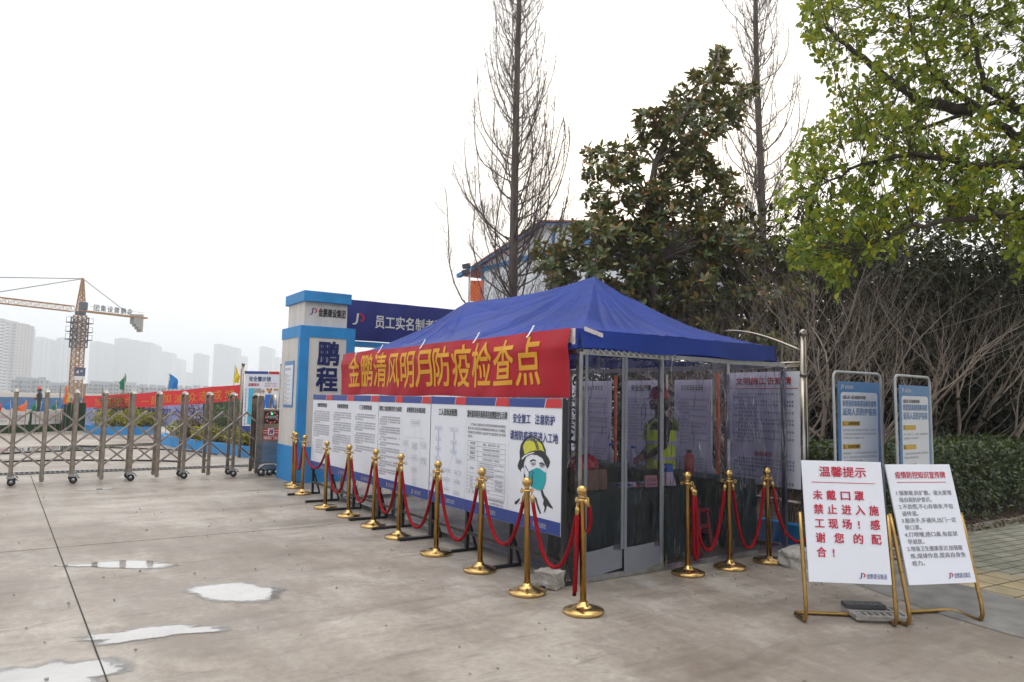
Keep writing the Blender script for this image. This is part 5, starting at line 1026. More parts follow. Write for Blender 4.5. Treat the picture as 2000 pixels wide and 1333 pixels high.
cc = np.array(cc); Cc, Dd, Uu, Ll = [], [], [], []
for c in cc:
    j = np.argmin(np.linalg.norm(allp - c, axis=1)); a = allp[j]; v = c - a; l = np.linalg.norm(v)
    if r_.random() < .6 or l < .4: brm.tube(curve(a + v * max(0, 1 - .38 / max(l, .38)), c, tuple(r_.normal(size=3) * .03), 5), [.005, .0045, .004, .003, .002], 3, cap=False)
    ax = v / (l + 1e-6) * .6 + r_.normal(size=3) * .5 + np.array([0, 0, -.15]); ax /= np.linalg.norm(ax); nl_ = r_.integers(6, 11)
    for k in range(nl_):
        p0 = c + ax * (k / nl_ - .6) * .20; d = np.cross(ax, r_.normal(size=3)); d = d / np.linalg.norm(d) * .8 + ax * .55 + np.array([0, 0, -.25]); Cc.append(p0); Dd.append(d); Uu.append(np.array([0, 0, 1]) + r_.normal(size=3) * .55); Ll.append(r_.uniform(.038, .085))
Ll = np.array(Ll); leaves(m, Cc, Dd, Uu, Ll, Ll * .56, curl=.2)
brm.build('trunk', M['camtrunk'], cam_t, world=True); m.build('crown', M['leafcam'], cam_t, world=True)

# --- thicket of bare multi-stemmed shrubs
def shrub_proto(seed, H_):
    r_ = np.random.default_rng(seed); st = MB(); tw = MB()
    def grow(p, d, L_, r0, depth):
        k = 5 if depth < 2 else 3; pts = [p]; d = d / np.linalg.norm(d)
        for i in range(k): d = d + r_.normal(size=3) * .13 + np.array([0, 0, .05]); d /= np.linalg.norm(d); pts.append(pts[-1] + d * L_ / k)
        rr = np.linspace(r0, r0 * .5, k + 1); (st if depth < 2 else tw).tube(pts, rr, 6 if depth < 2 else 3, cap=False)
        if depth >= 4: return
        n_ = (4, 4, 3, 3)[depth]
        for j in range(n_):
            i = min(k, 1 + int((j + .6) / n_ * k)); nd = d * .85 + unit(r_, 1)[0] * .62; nd[2] = nd[2] * .7 + .35; grow(pts[i], nd, L_ * r_.uniform(.48, .8), rr[i] * r_.uniform(.48, .68), depth + 1)
    for s_ in range(r_.integers(4, 7)):
        a = s_ * 1.2 + r_.random() * 1.2; o_ = r_.uniform(.3, .95); grow(np.array([.12 * math.cos(a), .12 * math.sin(a), 0]), np.array([math.cos(a) * o_, math.sin(a) * o_, 1.]), H_ * .5, r_.uniform(.022, .042), 0)
    return st, tw
GB = 'bare shrubs in the planting bed'
places = []
for px, Y in ((1400, 3.2), (1455, 2.2), (1540, 1.9), (1600, 1.0), (1665, 1.7), (1720, .95), (1790, 1.5), (1850, .95), (1910, 1.6), (1985, .95), (2060, 1.5), (2140, .95), (1630, 2.8), (1760, 2.6), (1880, 2.6), (2010, 2.5), (1320, 4.2), (1500, 3.4), (2220, 1.4)):
    q = onY(px, 850, Y); places.append((q[0], q[1], .10))
desc = ['left of the steel post, nearest the magnolia', 'just behind the steel post with the ball top', 'above the tent corner, thin and upright', 'left of the first poster stand', 'behind the first poster stand', 'between the two poster stands', 'behind the second poster stand', 'right of the second poster stand', 'with a thick slanting stem near the right edge', 'at the right edge of the picture', 'just beyond the right edge', 'farthest right beyond the frame', 'deep behind the first poster stand', 'deep behind the second poster stand', 'deep in the bed under the low green sprays', 'deep in the bed at the right edge', 'deep behind the tent roof', 'deep behind the steel post', 'deep beyond the right edge']
protos = []
for k in range(4):
    t = thing('bare_shrub', 'bare many-stemmed grey-brown shrub ' + desc[k], 'shrub', places[k], 0, GB); st_, tw_ = shrub_proto(40 + k, (4.3, 4.0, 4.6, 4.2)[k]); st_.build('stems', M['twig'], t); tw_.build('twigs', M['twig'], t); protos.append(t)
for k in range(4, len(places)): rs = np.random.default_rng(k); dup(protos[k % 4], places[k], rs.random() * 6.28, 'bare many-stemmed grey-brown shrub ' + desc[k], GB, (rs.uniform(.9, 1.15), rs.uniform(.9, 1.15), rs.uniform(.95, 1.2)))

# --- dense evergreens closing the view behind the thicket
def bush(m, c, rad_, n, L_, W_, r_, flat=1.):
    q = unit(r_, n); s_ = r_.random(n) ** .38; lump = 1 + .16 * np.sin(q[:, 0] * 7 + c[0]) * np.sin(q[:, 1] * 6 + 2) + .12 * np.sin(q[:, 2] * 9 + q[:, 0] * 5); p_ = np.array(c) + q * (s_ * lump)[:, None] * np.array(rad_); p_[:, 2] = np.maximum(p_[:, 2], .03)
    leaves(m, p_, q + unit(r_, n) * .9, q * .6 + np.array([0, 0, .7]) + unit(r_, n) * .4, r_.uniform(L_ * .7, L_ * 1.3, n), W_)
GE = 'dark evergreens behind the bare thicket'; epro = []
ed = ['behind the magnolia and tent roof', 'behind the steel post, dark and tall', 'behind the first poster stand', 'behind the second poster stand', 'behind the stems near the right edge', 'at the right edge behind the thicket', 'beyond the right edge', 'far right beyond the frame', 'behind the tent roof on the left of the magnolia', 'in the back row near the right edge', 'in the back row at the right edge', 'in the back row above the poster stands']
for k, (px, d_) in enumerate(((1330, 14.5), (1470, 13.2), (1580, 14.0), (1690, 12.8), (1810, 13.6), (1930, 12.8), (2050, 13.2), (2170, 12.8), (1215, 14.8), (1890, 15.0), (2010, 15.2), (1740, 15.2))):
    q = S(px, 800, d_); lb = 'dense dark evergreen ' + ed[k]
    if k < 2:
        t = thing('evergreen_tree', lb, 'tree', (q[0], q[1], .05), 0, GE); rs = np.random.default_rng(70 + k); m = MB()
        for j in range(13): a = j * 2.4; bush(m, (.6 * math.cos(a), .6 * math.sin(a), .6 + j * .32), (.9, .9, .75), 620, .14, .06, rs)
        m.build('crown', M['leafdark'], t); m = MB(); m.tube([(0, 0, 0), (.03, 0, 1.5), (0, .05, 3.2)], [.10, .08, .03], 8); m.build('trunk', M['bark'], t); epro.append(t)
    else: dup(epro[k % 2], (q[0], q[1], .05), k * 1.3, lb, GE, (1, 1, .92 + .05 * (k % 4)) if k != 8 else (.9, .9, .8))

# --- clipped hedge along the pavement, ground litter
r_ = np.random.default_rng(31); m = MB(); n = 19000; hx = r_.uniform(3.55, 11.5, n); face = r_.random(n); hz = r_.uniform(.06, 1.16, n) ** .9; hy = -.30 + r_.random(n) ** 2.2 * .75 + .06 * r_.normal(size=n)
tp = face < .35; hz[tp] = 1.10 + .07 * np.sin(hx[tp] * 5) + .05 * np.sin(hx[tp] * 13) - r_.random(tp.sum()) * .10; hy[tp] = r_.uniform(-.25, .65, tp.sum()); lowm = (~tp) & (hz < .32); keep = ~(lowm & (r_.random(n) < .55))
hz *= np.where(hx < 5, 1 + .04 * np.sin(hx * 9), 1.0); hy += .07 * np.sin(hx * 4.3) * (1 - hz) + .05 * np.sin(hx * 11 + hz * 9); P = np.stack([hx, hy, hz], 1)[keep]; k_ = len(P)
nr = np.where(tp[keep][:, None], [[0, -.2, 1.]], [[0, -1., .35]]); leaves(m, P, nr * .5 + unit(r_, k_) * .8, nr + unit(r_, k_) * .5 + np.array([0, 0, .4]), r_.uniform(.045, .085, k_), .036)
hd = tag(m.build('hedge', M['leafhedge']), 'clipped dark green hedge along the brick pavement below the bare thicket', 'hedge')
m = MB()
for k in range(420): x = r_.uniform(3.55, 11.4); y = r_.uniform(-.05, .5); m.tube([(x, y, .03), (x + r_.normal() * .06, y + r_.normal() * .06, .5), (x + r_.normal() * .16, y + r_.normal() * .14 - .05, 1.08)], [.008, .006, .002], 3, cap=False)
m.build('stems', M['darktwig'], hd)
m = MB(); n = 5200; P = np.stack([r_.uniform(3.4, 12, n), -.62 + r_.random(n) ** 1.7 * 4, np.full(n, .10)], 1); P[:, 2] = .05 + np.minimum(1, np.maximum(0, (P[:, 1] + .42) * 1.5)) * .09 + r_.random(n) * .03; leaves(m, P, unit(r_, n) * [1, 1, .25], np.array([[0, 0, 1.]]) + unit(r_, n) * .5, r_.uniform(.03, .07, n), .028)
tag(m.build('fallen_leaves', M['litter']), 'brown fallen leaves covering the soil under the hedge and thicket', 'fallen leaves', kind='stuff')

# ================================================================ BEYOND THE GATE
def planter(label, pts, hh, plants):
    t = thing('flower_planter', label, 'planter', (pts[0][0], pts[0][1], 0), group='blue kerbed planters in the yard'); m = MB(); n = len(pts); c = np.mean(pts, 0); inn = [tuple(np.array(q) + (c - q) / np.linalg.norm(c - q) * .16) for q in pts]
    for i in range(n): j = (i + 1) % n; m.add([(*pts[i], 0), (*pts[j], 0), (*inn[j], 0), (*inn[i], 0), (*pts[i], hh), (*pts[j], hh), (*inn[j], hh), (*inn[i], hh)], [(0, 1, 5, 4), (4, 5, 6, 7), (2, 3, 7, 6)])
    m.build('kerb', M['pblue'], t, world=True); m = MB(); m.prism(inn, .01, hh - .05); m.build('soil', M['soil'], t, world=True)
    for nm, lb, (x, y, z, rr, hr), mt, n_ in plants:
        o = thing(nm, lb, 'shrub', (x, y, hh - .05)); rs = np.random.default_rng(int(abs(x * 97 + y * 31))); mm = MB(); bush(mm, (0, 0, hr), (rr, rr, hr), int(n_ * 1.9), .085, .045, rs); mm.build('foliage', M[mt], o); mm = MB()
        for k in range(7): a = k * .9; mm.tube([(0, 0, -.02), (.3 * rr * math.cos(a), .3 * rr * math.sin(a), hr * .7), (.7 * rr * math.cos(a), .7 * rr * math.sin(a), hr * 1.3)], [.016, .012, .004], 4, cap=False)
        mm.build('stems', M['darktwig'], o)
planter('blue kerbed planter farther from the gate, below the blue banner', [(-2.2, 27.4), (-1.9, 25.5), (-.4, 25.1), (.3, 26.6), (-.6, 28.2)], .30, [
    ('round_shrub', 'dark grey-green round shrub in the farther planter below the blue banner', (-.75, 27.0, 0, 1.15, .62), 'leafhedge', 1500), ('yellow_shrub', 'small yellow-green shrub at the left end of the farther planter', (-1.65, 26.3, 0, .5, .32), 'leaflime', 500), ('yellow_shrub', 'yellow-green shrub in the middle of the farther planter', (-.8, 25.7, 0, .62, .36), 'leaflime', 700), ('yellow_shrub', 'little yellow-green shrub at the right end of the farther planter', (.0, 26.0, 0, .32, .30), 'leaflime', 350)])
planter('blue kerbed planter nearer the gate, running towards the mirror board', [(-.55, 20.8), (-.52, 18.6), (.62, 13.9), (2.6, 14.6), (2.4, 19.5), (1.0, 21.3)], .28, [
    ('red_brown_shrub', 'reddish brown half-bare shrub in the nearer planter', (.25, 18.6, 0, .55, .52), 'leafred', 480), ('round_shrub', 'dark twiggy shrub in front of the mirror board', (.95, 17.2, 0, .75, .62), 'leafhedge', 800), ('yellow_shrub', 'yellow-green shrub at the left end of the nearer planter', (-.1, 18.9, 0, .42, .30), 'leaflime', 500), ('yellow_shrub', 'yellow-green shrub along the kerb in the middle of the nearer planter', (.25, 16.9, 0, .45, .24), 'leaflime', 650), ('yellow_shrub', 'yellow-green shrub by the gate end of the nearer planter', (.75, 15.2, 0, .45, .24), 'leaflime', 650), ('yellow_shrub', 'yellow-green shrub behind the closed gate frames', (1.3, 14.8, 0, .45, .24), 'leaflime', 600)])
# mirror board
A = S(478, 725, 18.4); B = S(546, 727, 18.4); dv = B - A; W = float(np.hypot(dv[0], dv[1])); zt = float(A[2]); zb = .66
mbd = thing('mirror_board', 'white safety mirror board with a worker in blue printed on it, behind the gate housing', 'notice board', (A[0], A[1], 0), math.atan2(dv[1], dv[0]))
for x in (-.05, W + .05): m = MB(); m.tube([(x, .03, 0), (x, .03, zt + .16)], .04, 10); m.lathe([(.055, 0), (.055, .02), (.03, .05)], 12, (x, .03, zt + .16)); m.build('post', M['steel'], mbd)
m = MB(); m.box(0, W, 0, .03, zb, zt); bd = m.build('board', M['board'], mbd, bevel=.004)
p = Print(Matrix(((1, 0, 0, 0), (0, 0, -1, -.001), (0, 1, 0, zb), (0, 0, 0, 1)))); H2 = zt - zb
p.rect(0, H2 - .07, W * .68, H2, M['boardblue']); p.rect(W * .7, H2 - .07, W, H2, M['boardred']); p.rect(0, 0, W, .14, M['boardblue']); p.text('安全警示镜', W * .45, H2 - .26, .12, M['inkblue'], w=W * .62, align='C', bold=.02); p.text('温馨提示', W * .28, H2 - .385, .075, R_, w=W * .32, align='C', bold=.02); p.blur(W * .6, H2 - .33, W * .34, .04, 8, R_, rg); p.blur(W * .6, H2 - .39, W * .34, .04, 8, R_, rg)
p.rect(W * .14, .18, W * .27, H2 - .44, pm('sky_blue_print', (.05, .45, .68), .4)); p.rect(W * .27, .18, W * .50, H2 - .44, M['mirror'], .006)
for x in (W * .045, W * .53):
    for k in range(12 if x < .2 else 7): p.blur(x, H2 - .52 - k * .085, .05, .06, 1, M['inkblue'], rg, gaps=0)
for k, c in enumerate((R_, M['inkblue'], M['postergold'])): p.poly([(W * (.68 + k * .1) + .03 * math.cos(a), H2 - .46 + .03 * math.sin(a)) for a in np.arange(10) * .628], c)
wx = W * .74; bl = M['megablue']; p.poly([(wx - .10, .95), (wx + .10, .95), (wx + .15, .6), (wx + .10, .6), (wx + .08, .75), (wx + .09, .16), (wx + .01, .16), (wx, .42), (wx - .01, .16), (wx - .09, .16), (wx - .08, .75), (wx - .10, .6), (wx - .15, .6)], bl); p.rect(wx - .08, .575, wx + .08, .6, M['board'], .004); p.poly([(wx + .045 * math.cos(a), 1.02 + .055 * math.sin(a)) for a in np.arange(12) * .524], M['skin']); p.poly([(wx + .055 * math.cos(a), 1.04 + .055 * math.sin(a)) for a in np.linspace(0, 3.14, 8)], M['yellow'], .004)
for dx, y in ((-.2, 1.0), (.14, 1.05), (-.2, .55), (.12, .40), (-.2, .42)): p.rect(wx + dx - .01, y, wx + dx + .08, y + .05, M['yellow'], .004)
prn(p, bd, 'board_print')

# strung red banner, blue banner and turf screens
rb = thing('slogan_banner', 'long red slogan banner with yellow characters stretched across the back of the yard', 'banner', (-.3, 24.5, 0)); a0, a1 = S(164, 774, 30), S(472, 751, 23); b0, b1 = S(164, 799, 30), S(472, 783, 23)
def rbp(s_, t, off=0.): q = (a0 + (a1 - a0) * s_) * t + (b0 + (b1 - b0) * s_) * (1 - t); return (q[0] - off * .5 + .02 * math.sin(s_ * 30), q[1] - off, q[2] - .05 * math.sin(math.pi * s_) + .012 * math.sin(s_ * 22 + t * 2))
m = MB(); m.grid([[rbp(s_, t) for s_ in np.linspace(0, 1, 80)] for t in np.linspace(0, 1, 6)]); m.build('banner_cloth', M['redfar'], rb, world=True)
for q in (a0, a1): m = MB(); m.tube([(q[0], q[1], 0), (q[0], q[1], q[2] + .5)], .05, 8); m.build('banner_pole', M['wood'], rb, world=True)
slog = MB(); sm_ = []
pr = Print(Matrix.Identity(4))
for c, s_ in zip('加强防控一起加油众志成城', (.11, .19, .265, .34, .45, .515, .59, .66, .745, .81, .875, .945)):
    v, f = glyphs(c, 0); v = v - v.mean(0); pr.put(v, [], M['yellow'], 0); sc_ = .032; o_ = len(slog.v); slog.add([rbp(s_ + x * .054, .42 + y * .66, .03) for x, y in v], f)
slog.build('banner_lettering', M['yellow'], rb, world=True)
bb = thing('keep_out_banner', 'pale blue printed banner with dark blue keep-out characters below the red slogan', 'banner', (0, 27.5, 0)); c0, c1, e0, e1_ = S(166, 797, 29.5), S(396, 786, 28), S(166, 843, 29.5), S(396, 828, 28)
def bbp(s_, t, off=0.): q = (c0 + (c1 - c0) * s_) * t + (e0 + (e1_ - e0) * s_) * (1 - t); return (q[0] - off * .4, q[1] - off + .03 * math.sin(s_ * 17), q[2])
m = MB(); m.grid([[bbp(s_, t) for s_ in np.linspace(0, 1, 40)] for t in np.linspace(0, 1, 4)]); m.build('banner_cloth', M['mauve'], bb, world=True)
m = MB(); 
for c, s_ in zip('请勿入内', (.60, .70, .79, .90)): v, f = glyphs(c, 0); v = v - v.mean(0); m.add([bbp(s_ + x * .095, .60 + y * .42, .05) for x, y in v], f)
m.build('banner_lettering', M['inkblue'], bb, world=True)
m = MB()
for k in range(9): s_ = .42 + k * .026; m.add([bbp(s_, .84, .05), bbp(s_ + .016, .84, .05), bbp(s_ + .016, .92, .05), bbp(s_, .92, .05)], [(0, 1, 2, 3)])
for k in range(5): s_ = .56 + k * .03; m.add([bbp(s_, .18, .05), bbp(s_ + .02, .18, .05), bbp(s_ + .02, .27, .05), bbp(s_, .27, .05)], [(0, 1, 2, 3)])
m.build('small_print', M['white'], bb, world=True)
def screen_(label, pa, pb, da, db, mat='turf', nm='turf_screen', cat='screen'):
    a, b = S(*pa, da), S(*pb, db); t = thing(nm, label, cat, (a[0], a[1], 0)); zt_ = a[2]; m = MB(); d = np.array([b[0] - a[0], b[1] - a[1]]); nn = np.array([d[1], -d[0]]) / np.linalg.norm(d)
    m.grid([[(a[0] + d[0] * s_ + nn[0] * .03 * math.sin(s_ * 21), a[1] + d[1] * s_ + nn[1] * .03 * math.sin(s_ * 21), z) for s_ in np.linspace(0, 1, 30)] for z in np.linspace(.02, zt_, 4)]); m.build('screen_cloth', M[mat], t, world=True)
    for s_ in (0, .5, 1): m = MB(); m.tube([(a[0] + d[0] * s_ - nn[0] * .05, a[1] + d[1] * s_ - nn[1] * .05, 0), (a[0] + d[0] * s_ - nn[0] * .05, a[1] + d[1] * s_ - nn[1] * .05, zt_ + .05)], .03, 6); m.build('screen_post', M['wood'], t, world=True)
screen_('dark green turf-covered screen left of the blue banner', (126, 787), (168, 788), 28.2, 28.8); screen_('dark green turf-covered screen right of the blue banner', (394, 783), (480, 784), 28.6, 26.5)
# low printed fence with turf foot on the far left, flags on it
pf = thing('printed_fence', 'low fence of white printed sheets with green turf foot at the far left', 'fence', (-5, 26.7, 0)); a, b = S(-260, 806, 22.5), S(124, 803, 28.6); d = b - a; npn = 10
for k in range(npn):
    s0, s1 = k / npn + .004, (k + 1) / npn - .012; m = MB(); m.grid([[(a[0] + d[0] * s_, a[1] + d[1] * s_, z) for s_ in np.linspace(s0, s1, 6)] for z in (.30, .78)]); pn = m.build('printed_sheet', M['paperp'], pf, world=True)
    T = faceV((a[0] + d[0] * s0, a[1] + d[1] * s0, .30), (d[0], d[1], 0), (0, 0, 1)); p = Print(T); wd = math.hypot(d[0], d[1]) * (s1 - s0); p.blur(wd * .12, .26, wd * .66, .10, 5, (R_, M['inkblue'], M['postergold'])[k % 3], rg, .02, gaps=0); p.blur(wd * .2, .12, wd * .5, .05, 7, M['inkgrey'], rg, .02); p.build('sheet_print', pn)
m = MB(); m.grid([[(a[0] + d[0] * s_, a[1] + d[1] * s_ - .01, z) for s_ in np.linspace(0, 1, 60)] for z in (.0, .29)]); m.build('turf_foot', M['turf'], pf, world=True)
m = MB()
for k in range(npn + 1): q = a + d * (k / npn); m.box(q[0] - .04, q[0] + .04, q[1] + .01, q[1] + .07, 0, .82)
m.build('fence_posts', M['turf'], pf, world=True)
FG = 'small coloured site flags'
def flag(label, px, py, d_, wpx, hpx, mat, droop, zbase=None):
    q = S(px, py, d_); s_ = d_ / 1400; w_, h_ = wpx * s_, hpx * s_; t = thing('site_flag', label, 'flag', (q[0], q[1], 0), math.atan2(cR[1], cR[0]), FG); zt_ = q[2]
    m = MB(); m.tube([(0, 0, 0), (0, 0, zt_ * .6), (.02 * (1 if wpx > 0 else -1), 0, zt_ + .02)], .012, 5); m.build('flag_pole', M['steel'], t)
    m = MB(); m.grid([[(w_ * u_ + .03 * math.sin(v_ * 6), .06 * math.sin(u_ * 5 + v_ * 3), zt_ - h_ * (v_ * (1 - droop * u_) + droop * u_ * .95)) for u_ in np.linspace(0, 1, 8)] for v_ in np.linspace(0, 1, 6)]); m.build('flag_cloth', M[mat], t)
flag('green pennant flag drooping above the left part of the red slogan', 245, 730, 30, -10, 32, 'flaggreen', .6); flag('bright blue flag with a white mark above the middle of the red slogan', 330, 730, 28, 18, 30, 'flagblue', .35); flag('yellow flag above the right end of the red slogan, by the mirror board', 458, 713, 24, 11, 36, 'flagyellow', .55)
flag('light blue flag at the far left above the printed fence', 22, 783, 25.6, -12, 18, 'flagblue', .5); flag('orange pennant leaning on the printed fence near the far left', 52, 782, 26, -17, 22, 'orange', .8); flag('green flag on the printed fence next to the distant worker', 72, 784, 26.6, -9, 20, 'flaggreen', .5); flag('blue flag on the printed fence near its middle', 80, 785, 27, 9, 19, 'flagblue', .5); flag('green flag near the right end of the printed fence', 111, 783, 28, -9, 19, 'flaggreen', .7)
flag('big orange flag at the left turf screen', 126, 752, 27.6, 9, 38, 'orange', .3); flag('blue flag under the big orange flag', 121, 774, 27.7, 6, 24, 'flagblue', .5); flag('yellow flag beside the big orange flag', 132, 766, 27.4, 6, 20, 'flagyellow', .5); flag('small orange flag right of the big orange flag', 141, 774, 28.2, 5, 14, 'orange', .6); flag('red flag cut by the left edge of the picture', -2, 786, 25.2, 5, 20, 'flagred', .4); flag('small red flag by the left end of the red slogan', 158, 782, 29, 5, 12, 'flagred', .5)
m = MB()
for k, (p0, p1, sg) in enumerate((((-4.5, 14.5), (-1.2, 13.2), .5), ((-3.2, 19.5), (.2, 15.0), .7), ((-5.6, 16), (-2.1, 17.4), .6))):
    m = MB(); m.tube([(p0[0] + (p1[0] - p0[0]) * t + .2 * math.sin(t * 9 + k), p0[1] + (p1[1] - p0[1]) * t + sg * math.sin(t * 3.1), .02) for t in np.linspace(0, 1, 40)], .02, 6); tag(m.build('power_cable', M['cable']), ('black cable lying in curves just behind the sliding gate', 'black cable running from the far planter to the near one', 'black cable lying on the wet concrete in the middle of the yard')[k], 'cable')
# excavation, hoarding and worker
r_ = np.random.default_rng(55); m = MB(); m.grid([[(x, y, .25 * math.exp(-((y - 44) / 9) ** 2) * (1 + .5 * math.sin(x * .5)) + r_.random() * .28) for x in np.linspace(-30, 3, 70)] for y in np.linspace(33, 58, 40)]); structure('dug_earth', m, M['earth'])
m = MB(); a, b = S(-420, 781, 50), S(560, 783, 66); d = b - a; n = 46; P = [[(a[0] + d[0] * i / n, a[1] + d[1] * i / n + (.06 if i % 2 else 0), z) for i in range(n + 1)] for z in (-.02, 1.0)]; m.grid(P, smooth=False); hf = tag(m.build('site_hoarding', M['hoard']), 'blue metal hoarding along the far side of the building site', 'fence'); m = MB()
for i in range(0, n + 1, 2): q = a + d * i / n; m.box(q[0] - .04, q[0] + .04, q[1] + .08, q[1] + .16, 0, 1.9)
m.build('fence_posts', M['steel'], hf)
q = S(75, 800, 40); person('distant worker in dark clothes and a red helmet behind the printed fence', (q[0], q[1], .0), rad(200), (((.0, .27, 1.12), (.20, .2, 1.15), (.28, .15, 1.2)), ((.03, -.265, 1.12), (.19, -.15, 1.12), (.28, -.10, 1.15))), vest=False)

# --- tower crane
cs = S(146, 775, 110); crane = thing('tower_crane', 'yellow tower crane with lattice mast, jib and hanging counterweights on the building site', 'crane', (cs[0], cs[1], -.2)); X0, Y0 = cs[0], cs[1]; zj = float(S(150, 606, 110)[2])
jd = np.array(S(272, 622, 119) - S(150, 603, 110)); jd[2] = 0; jd /= np.linalg.norm(jd); jn = np.array([-jd[1], jd[0], 0]); up = np.array([0, 0, 1.])
def lattice(m, a, b, wa, wb, ax, ay, n, rr):
    a, b = np.array(a, float), np.array(b, float); cor = [(-1, -1), (1, -1), (1, 1), (-1, 1)]; pt = lambda t, c: a + (b - a) * t + (ax * c[0] + ay * c[1]) * (wa + (wb - wa) * t)
    for c in cor: m.tube([pt(0, c), pt(1, c)], rr, 4, smooth=False)
    for i in range(n):
        for j in range(4): c0_, c1_ = cor[j], cor[(j + 1) % 4]; m.tube([pt(i / n, c0_), pt((i + 1) / n, c1_)], rr * .5, 3, cap=False); m.tube([pt(i / n, c1_), pt((i + 1) / n, c0_)], rr * .5, 3, cap=False); m.tube([pt(i / n, c0_), pt(i / n, c1_)], rr * .55, 3, cap=False)
B0 = np.array([X0, Y0, -.2]); m = MB(); lattice(m, B0, B0 + up * (zj - .6), .62, .62, jd, jn, 15, .11); mast = m.build('mast', M['crane'], crane, world=True)
m = MB(); lattice(m, B0 + up * (zj - 5.6), B0 + up * (zj - .9), .85, .85, jd, jn, 5, .09); m.build('climbing_frame', M['cranegrey'], crane, world=True)
m = MB()
for z in (zj - 4.6, zj - 3.4, zj - 2.0):
    for s_ in (-1, 1): c = B0 + up * (z + .2) + jd * s_ * 1.2; m.obox(c, jd * .4, jn * .9, up * .06); [m.tube([c + jd * a_ + jn * b_, c + jd * a_ + jn * b_ + up * .8], .03, 3) for a_ in (-.35, .35) for b_ in (-.85, .85)]; m.tube([c + jd * s_ * .35 - jn * .85 + up * .8, c + jd * s_ * .35 + jn * .85 + up * .8], .03, 3)
m.build('work_platforms', M['cranegrey'], crane, world=True)
T_ = B0 + up * (zj + .2); m = MB(); m.lathe([(.7, 0), (.75, .15), (.75, .5), (.6, .6)], 16, tuple(B0 + up * (zj - .6))); m.build('slewing_ring', M['cranegrey'], crane, world=True)
m = MB(); m.obox(B0 + up * (zj + .75) + jn * -1.2 - jd * .3, jd * .5, jn * .4, up * .6); m.build('cab', M['cabin'], crane, world=True, bevel=.08)
m = MB(); lattice(m, B0 + up * zj, B0 + up * (zj + 5.0), .5, .1, jd, jn, 7, .09); m.tube([B0 + up * (zj + 4.8), B0 + up * (zj + 5.2)], .2, 8); m.build('tower_top', M['crane'], crane, world=True)
m = MB(); lattice(m, B0 + up * (zj + .25) - jd * 1.2, B0 + up * (zj + .25) - jd * 40, .42, .40, jn, up, 34, .06); m.build('jib', M['crane'], crane, world=True)
m = MB(); m.obox(B0 + up * (zj + .1) + jd * 5.6, jd * 5.2, jn * .6, up * .12); m.tube([B0 + up * (zj + .9) + jd * 1 - jn * .6, B0 + up * (zj + .9) + jd * 10 - jn * .6], .03, 3); cj = m.build('counter_jib', M['crane'], crane, world=True)
p = Print(faceV(tuple(B0 + up * (zj + .25) + jd * 1.5 - jn * .68), tuple(jd), (0, 0, 1))); 
for i, c in enumerate('金鹏建设集团'[::-1]): p.text(c, .1 + i * 1.1, .05, .95, M['ink'], w=.85, bold=.02)
p.build('counter_jib_lettering', cj)
m = MB()
for k in range(4): m.obox(B0 + up * (zj - .3 - .18 * k) + jd * (8.6 + k * .42), jd * .19, jn * .55, up * (.8 + .22 * k))
m.build('counterweight', M['cweight'], crane, world=True)
apex = B0 + up * (zj + 5.1); m = MB()
for e in (jd * 7.8 + up * (zj + .5), -jd * 13 + up * (zj + .9), -jd * 30 + up * (zj + .9)): m.tube([apex, B0 + e], .055, 4)
m.build('tie_bars', M['cranegrey'], crane, world=True)
T = faceV(tuple(B0 + up * 3.4 - jd * .75 - jn * .70), tuple(jd), (0, 0, 1)); p = Print(T); p.rect(0, 0, 1.7, .6, M['white']); p.rect(0, .6, 1.7, 1.9, M['navy']); p.text('4', .3, .85, .8, M['white'], bold=.01); p.text('#', .95, 1.2, .45, M['white'], bold=.01); p.build('number_sign', mast)

# --- hazy tower blocks: stepped plans with rows of window recesses
TG = 'hazy tower blocks on the skyline'
def block(label, px0, px1, pytop, d_, mat='tower', wings=1, floors=None, top=None, dep=14., light=False):
    d_ *= 1.75 if d_ > 370 else 1.25; dep *= 1.7 if d_ > 500 else 1
    a, b = S(px0, 770, d_), S(px1, 770, d_); dv = (b - a)[:2]; W = float(np.linalg.norm(dv)); H_ = float(S((px0 + px1) / 2, pytop, d_)[2]); t = thing('apartment_tower' if H_ > 18 else 'low_building', label, 'building', (a[0], a[1], -1), math.atan2(dv[1], dv[0]), TG if H_ > 18 else None)
    fl = floors or max(3, int(H_ / 3.1)); m = MB(); wn = MB(); bl = MB(); ww = W / wings; H_ += 1
    for k in range(wings):
        x0_, x1_ = k * ww + (.12 if k else 0), (k + 1) * ww - .12; hk = H_ * (1 - .035 * ((k * 7) % 3)); rec = 1.5 * (k % 2); m.box(x0_, x1_, rec, dep, 0, hk); m.box(x0_ + ww * .3, x1_ - ww * .25, rec + 2, dep - 2, hk, hk + 1.6)
        cols = max(2, int(ww / 4)); cw = (x1_ - x0_) / cols
        for i in range(fl):
            z = hk * (i + .35) / fl
            for c in range(cols):
                if (c + k) % 3 == 2: bl.box(x0_ + c * cw + cw * .1, x0_ + (c + 1) * cw - cw * .1, rec - .7, rec - .02, z - hk / fl * .25, z + hk / fl * .12)
                wn.box(x0_ + c * cw + cw * .22, x0_ + (c + 1) * cw - cw * .22, rec - .06, rec + .05, z, z + hk / fl * .5)
        nc = max(2, int(dep / 4))
        for i in range(fl):
            z = hk * (i + .35) / fl
            for c in range(nc): y = rec + (dep - rec) * (c + .3) / nc; wn.box(x1_ - .05, x1_ + .06, y, y + 1.4, z, z + hk / fl * .5); wn.box(x0_ - .06, x0_ + .05, y, y + 1.4, z, z + hk / fl * .5)
    m.build('walls', M[mat], t); tag(wn.build('windows', M['towerwin'], t), kind='stuff')
    if bl.v: bl.build('balconies', M['towerlight' if light else mat], t)['kind'] = 'stuff'
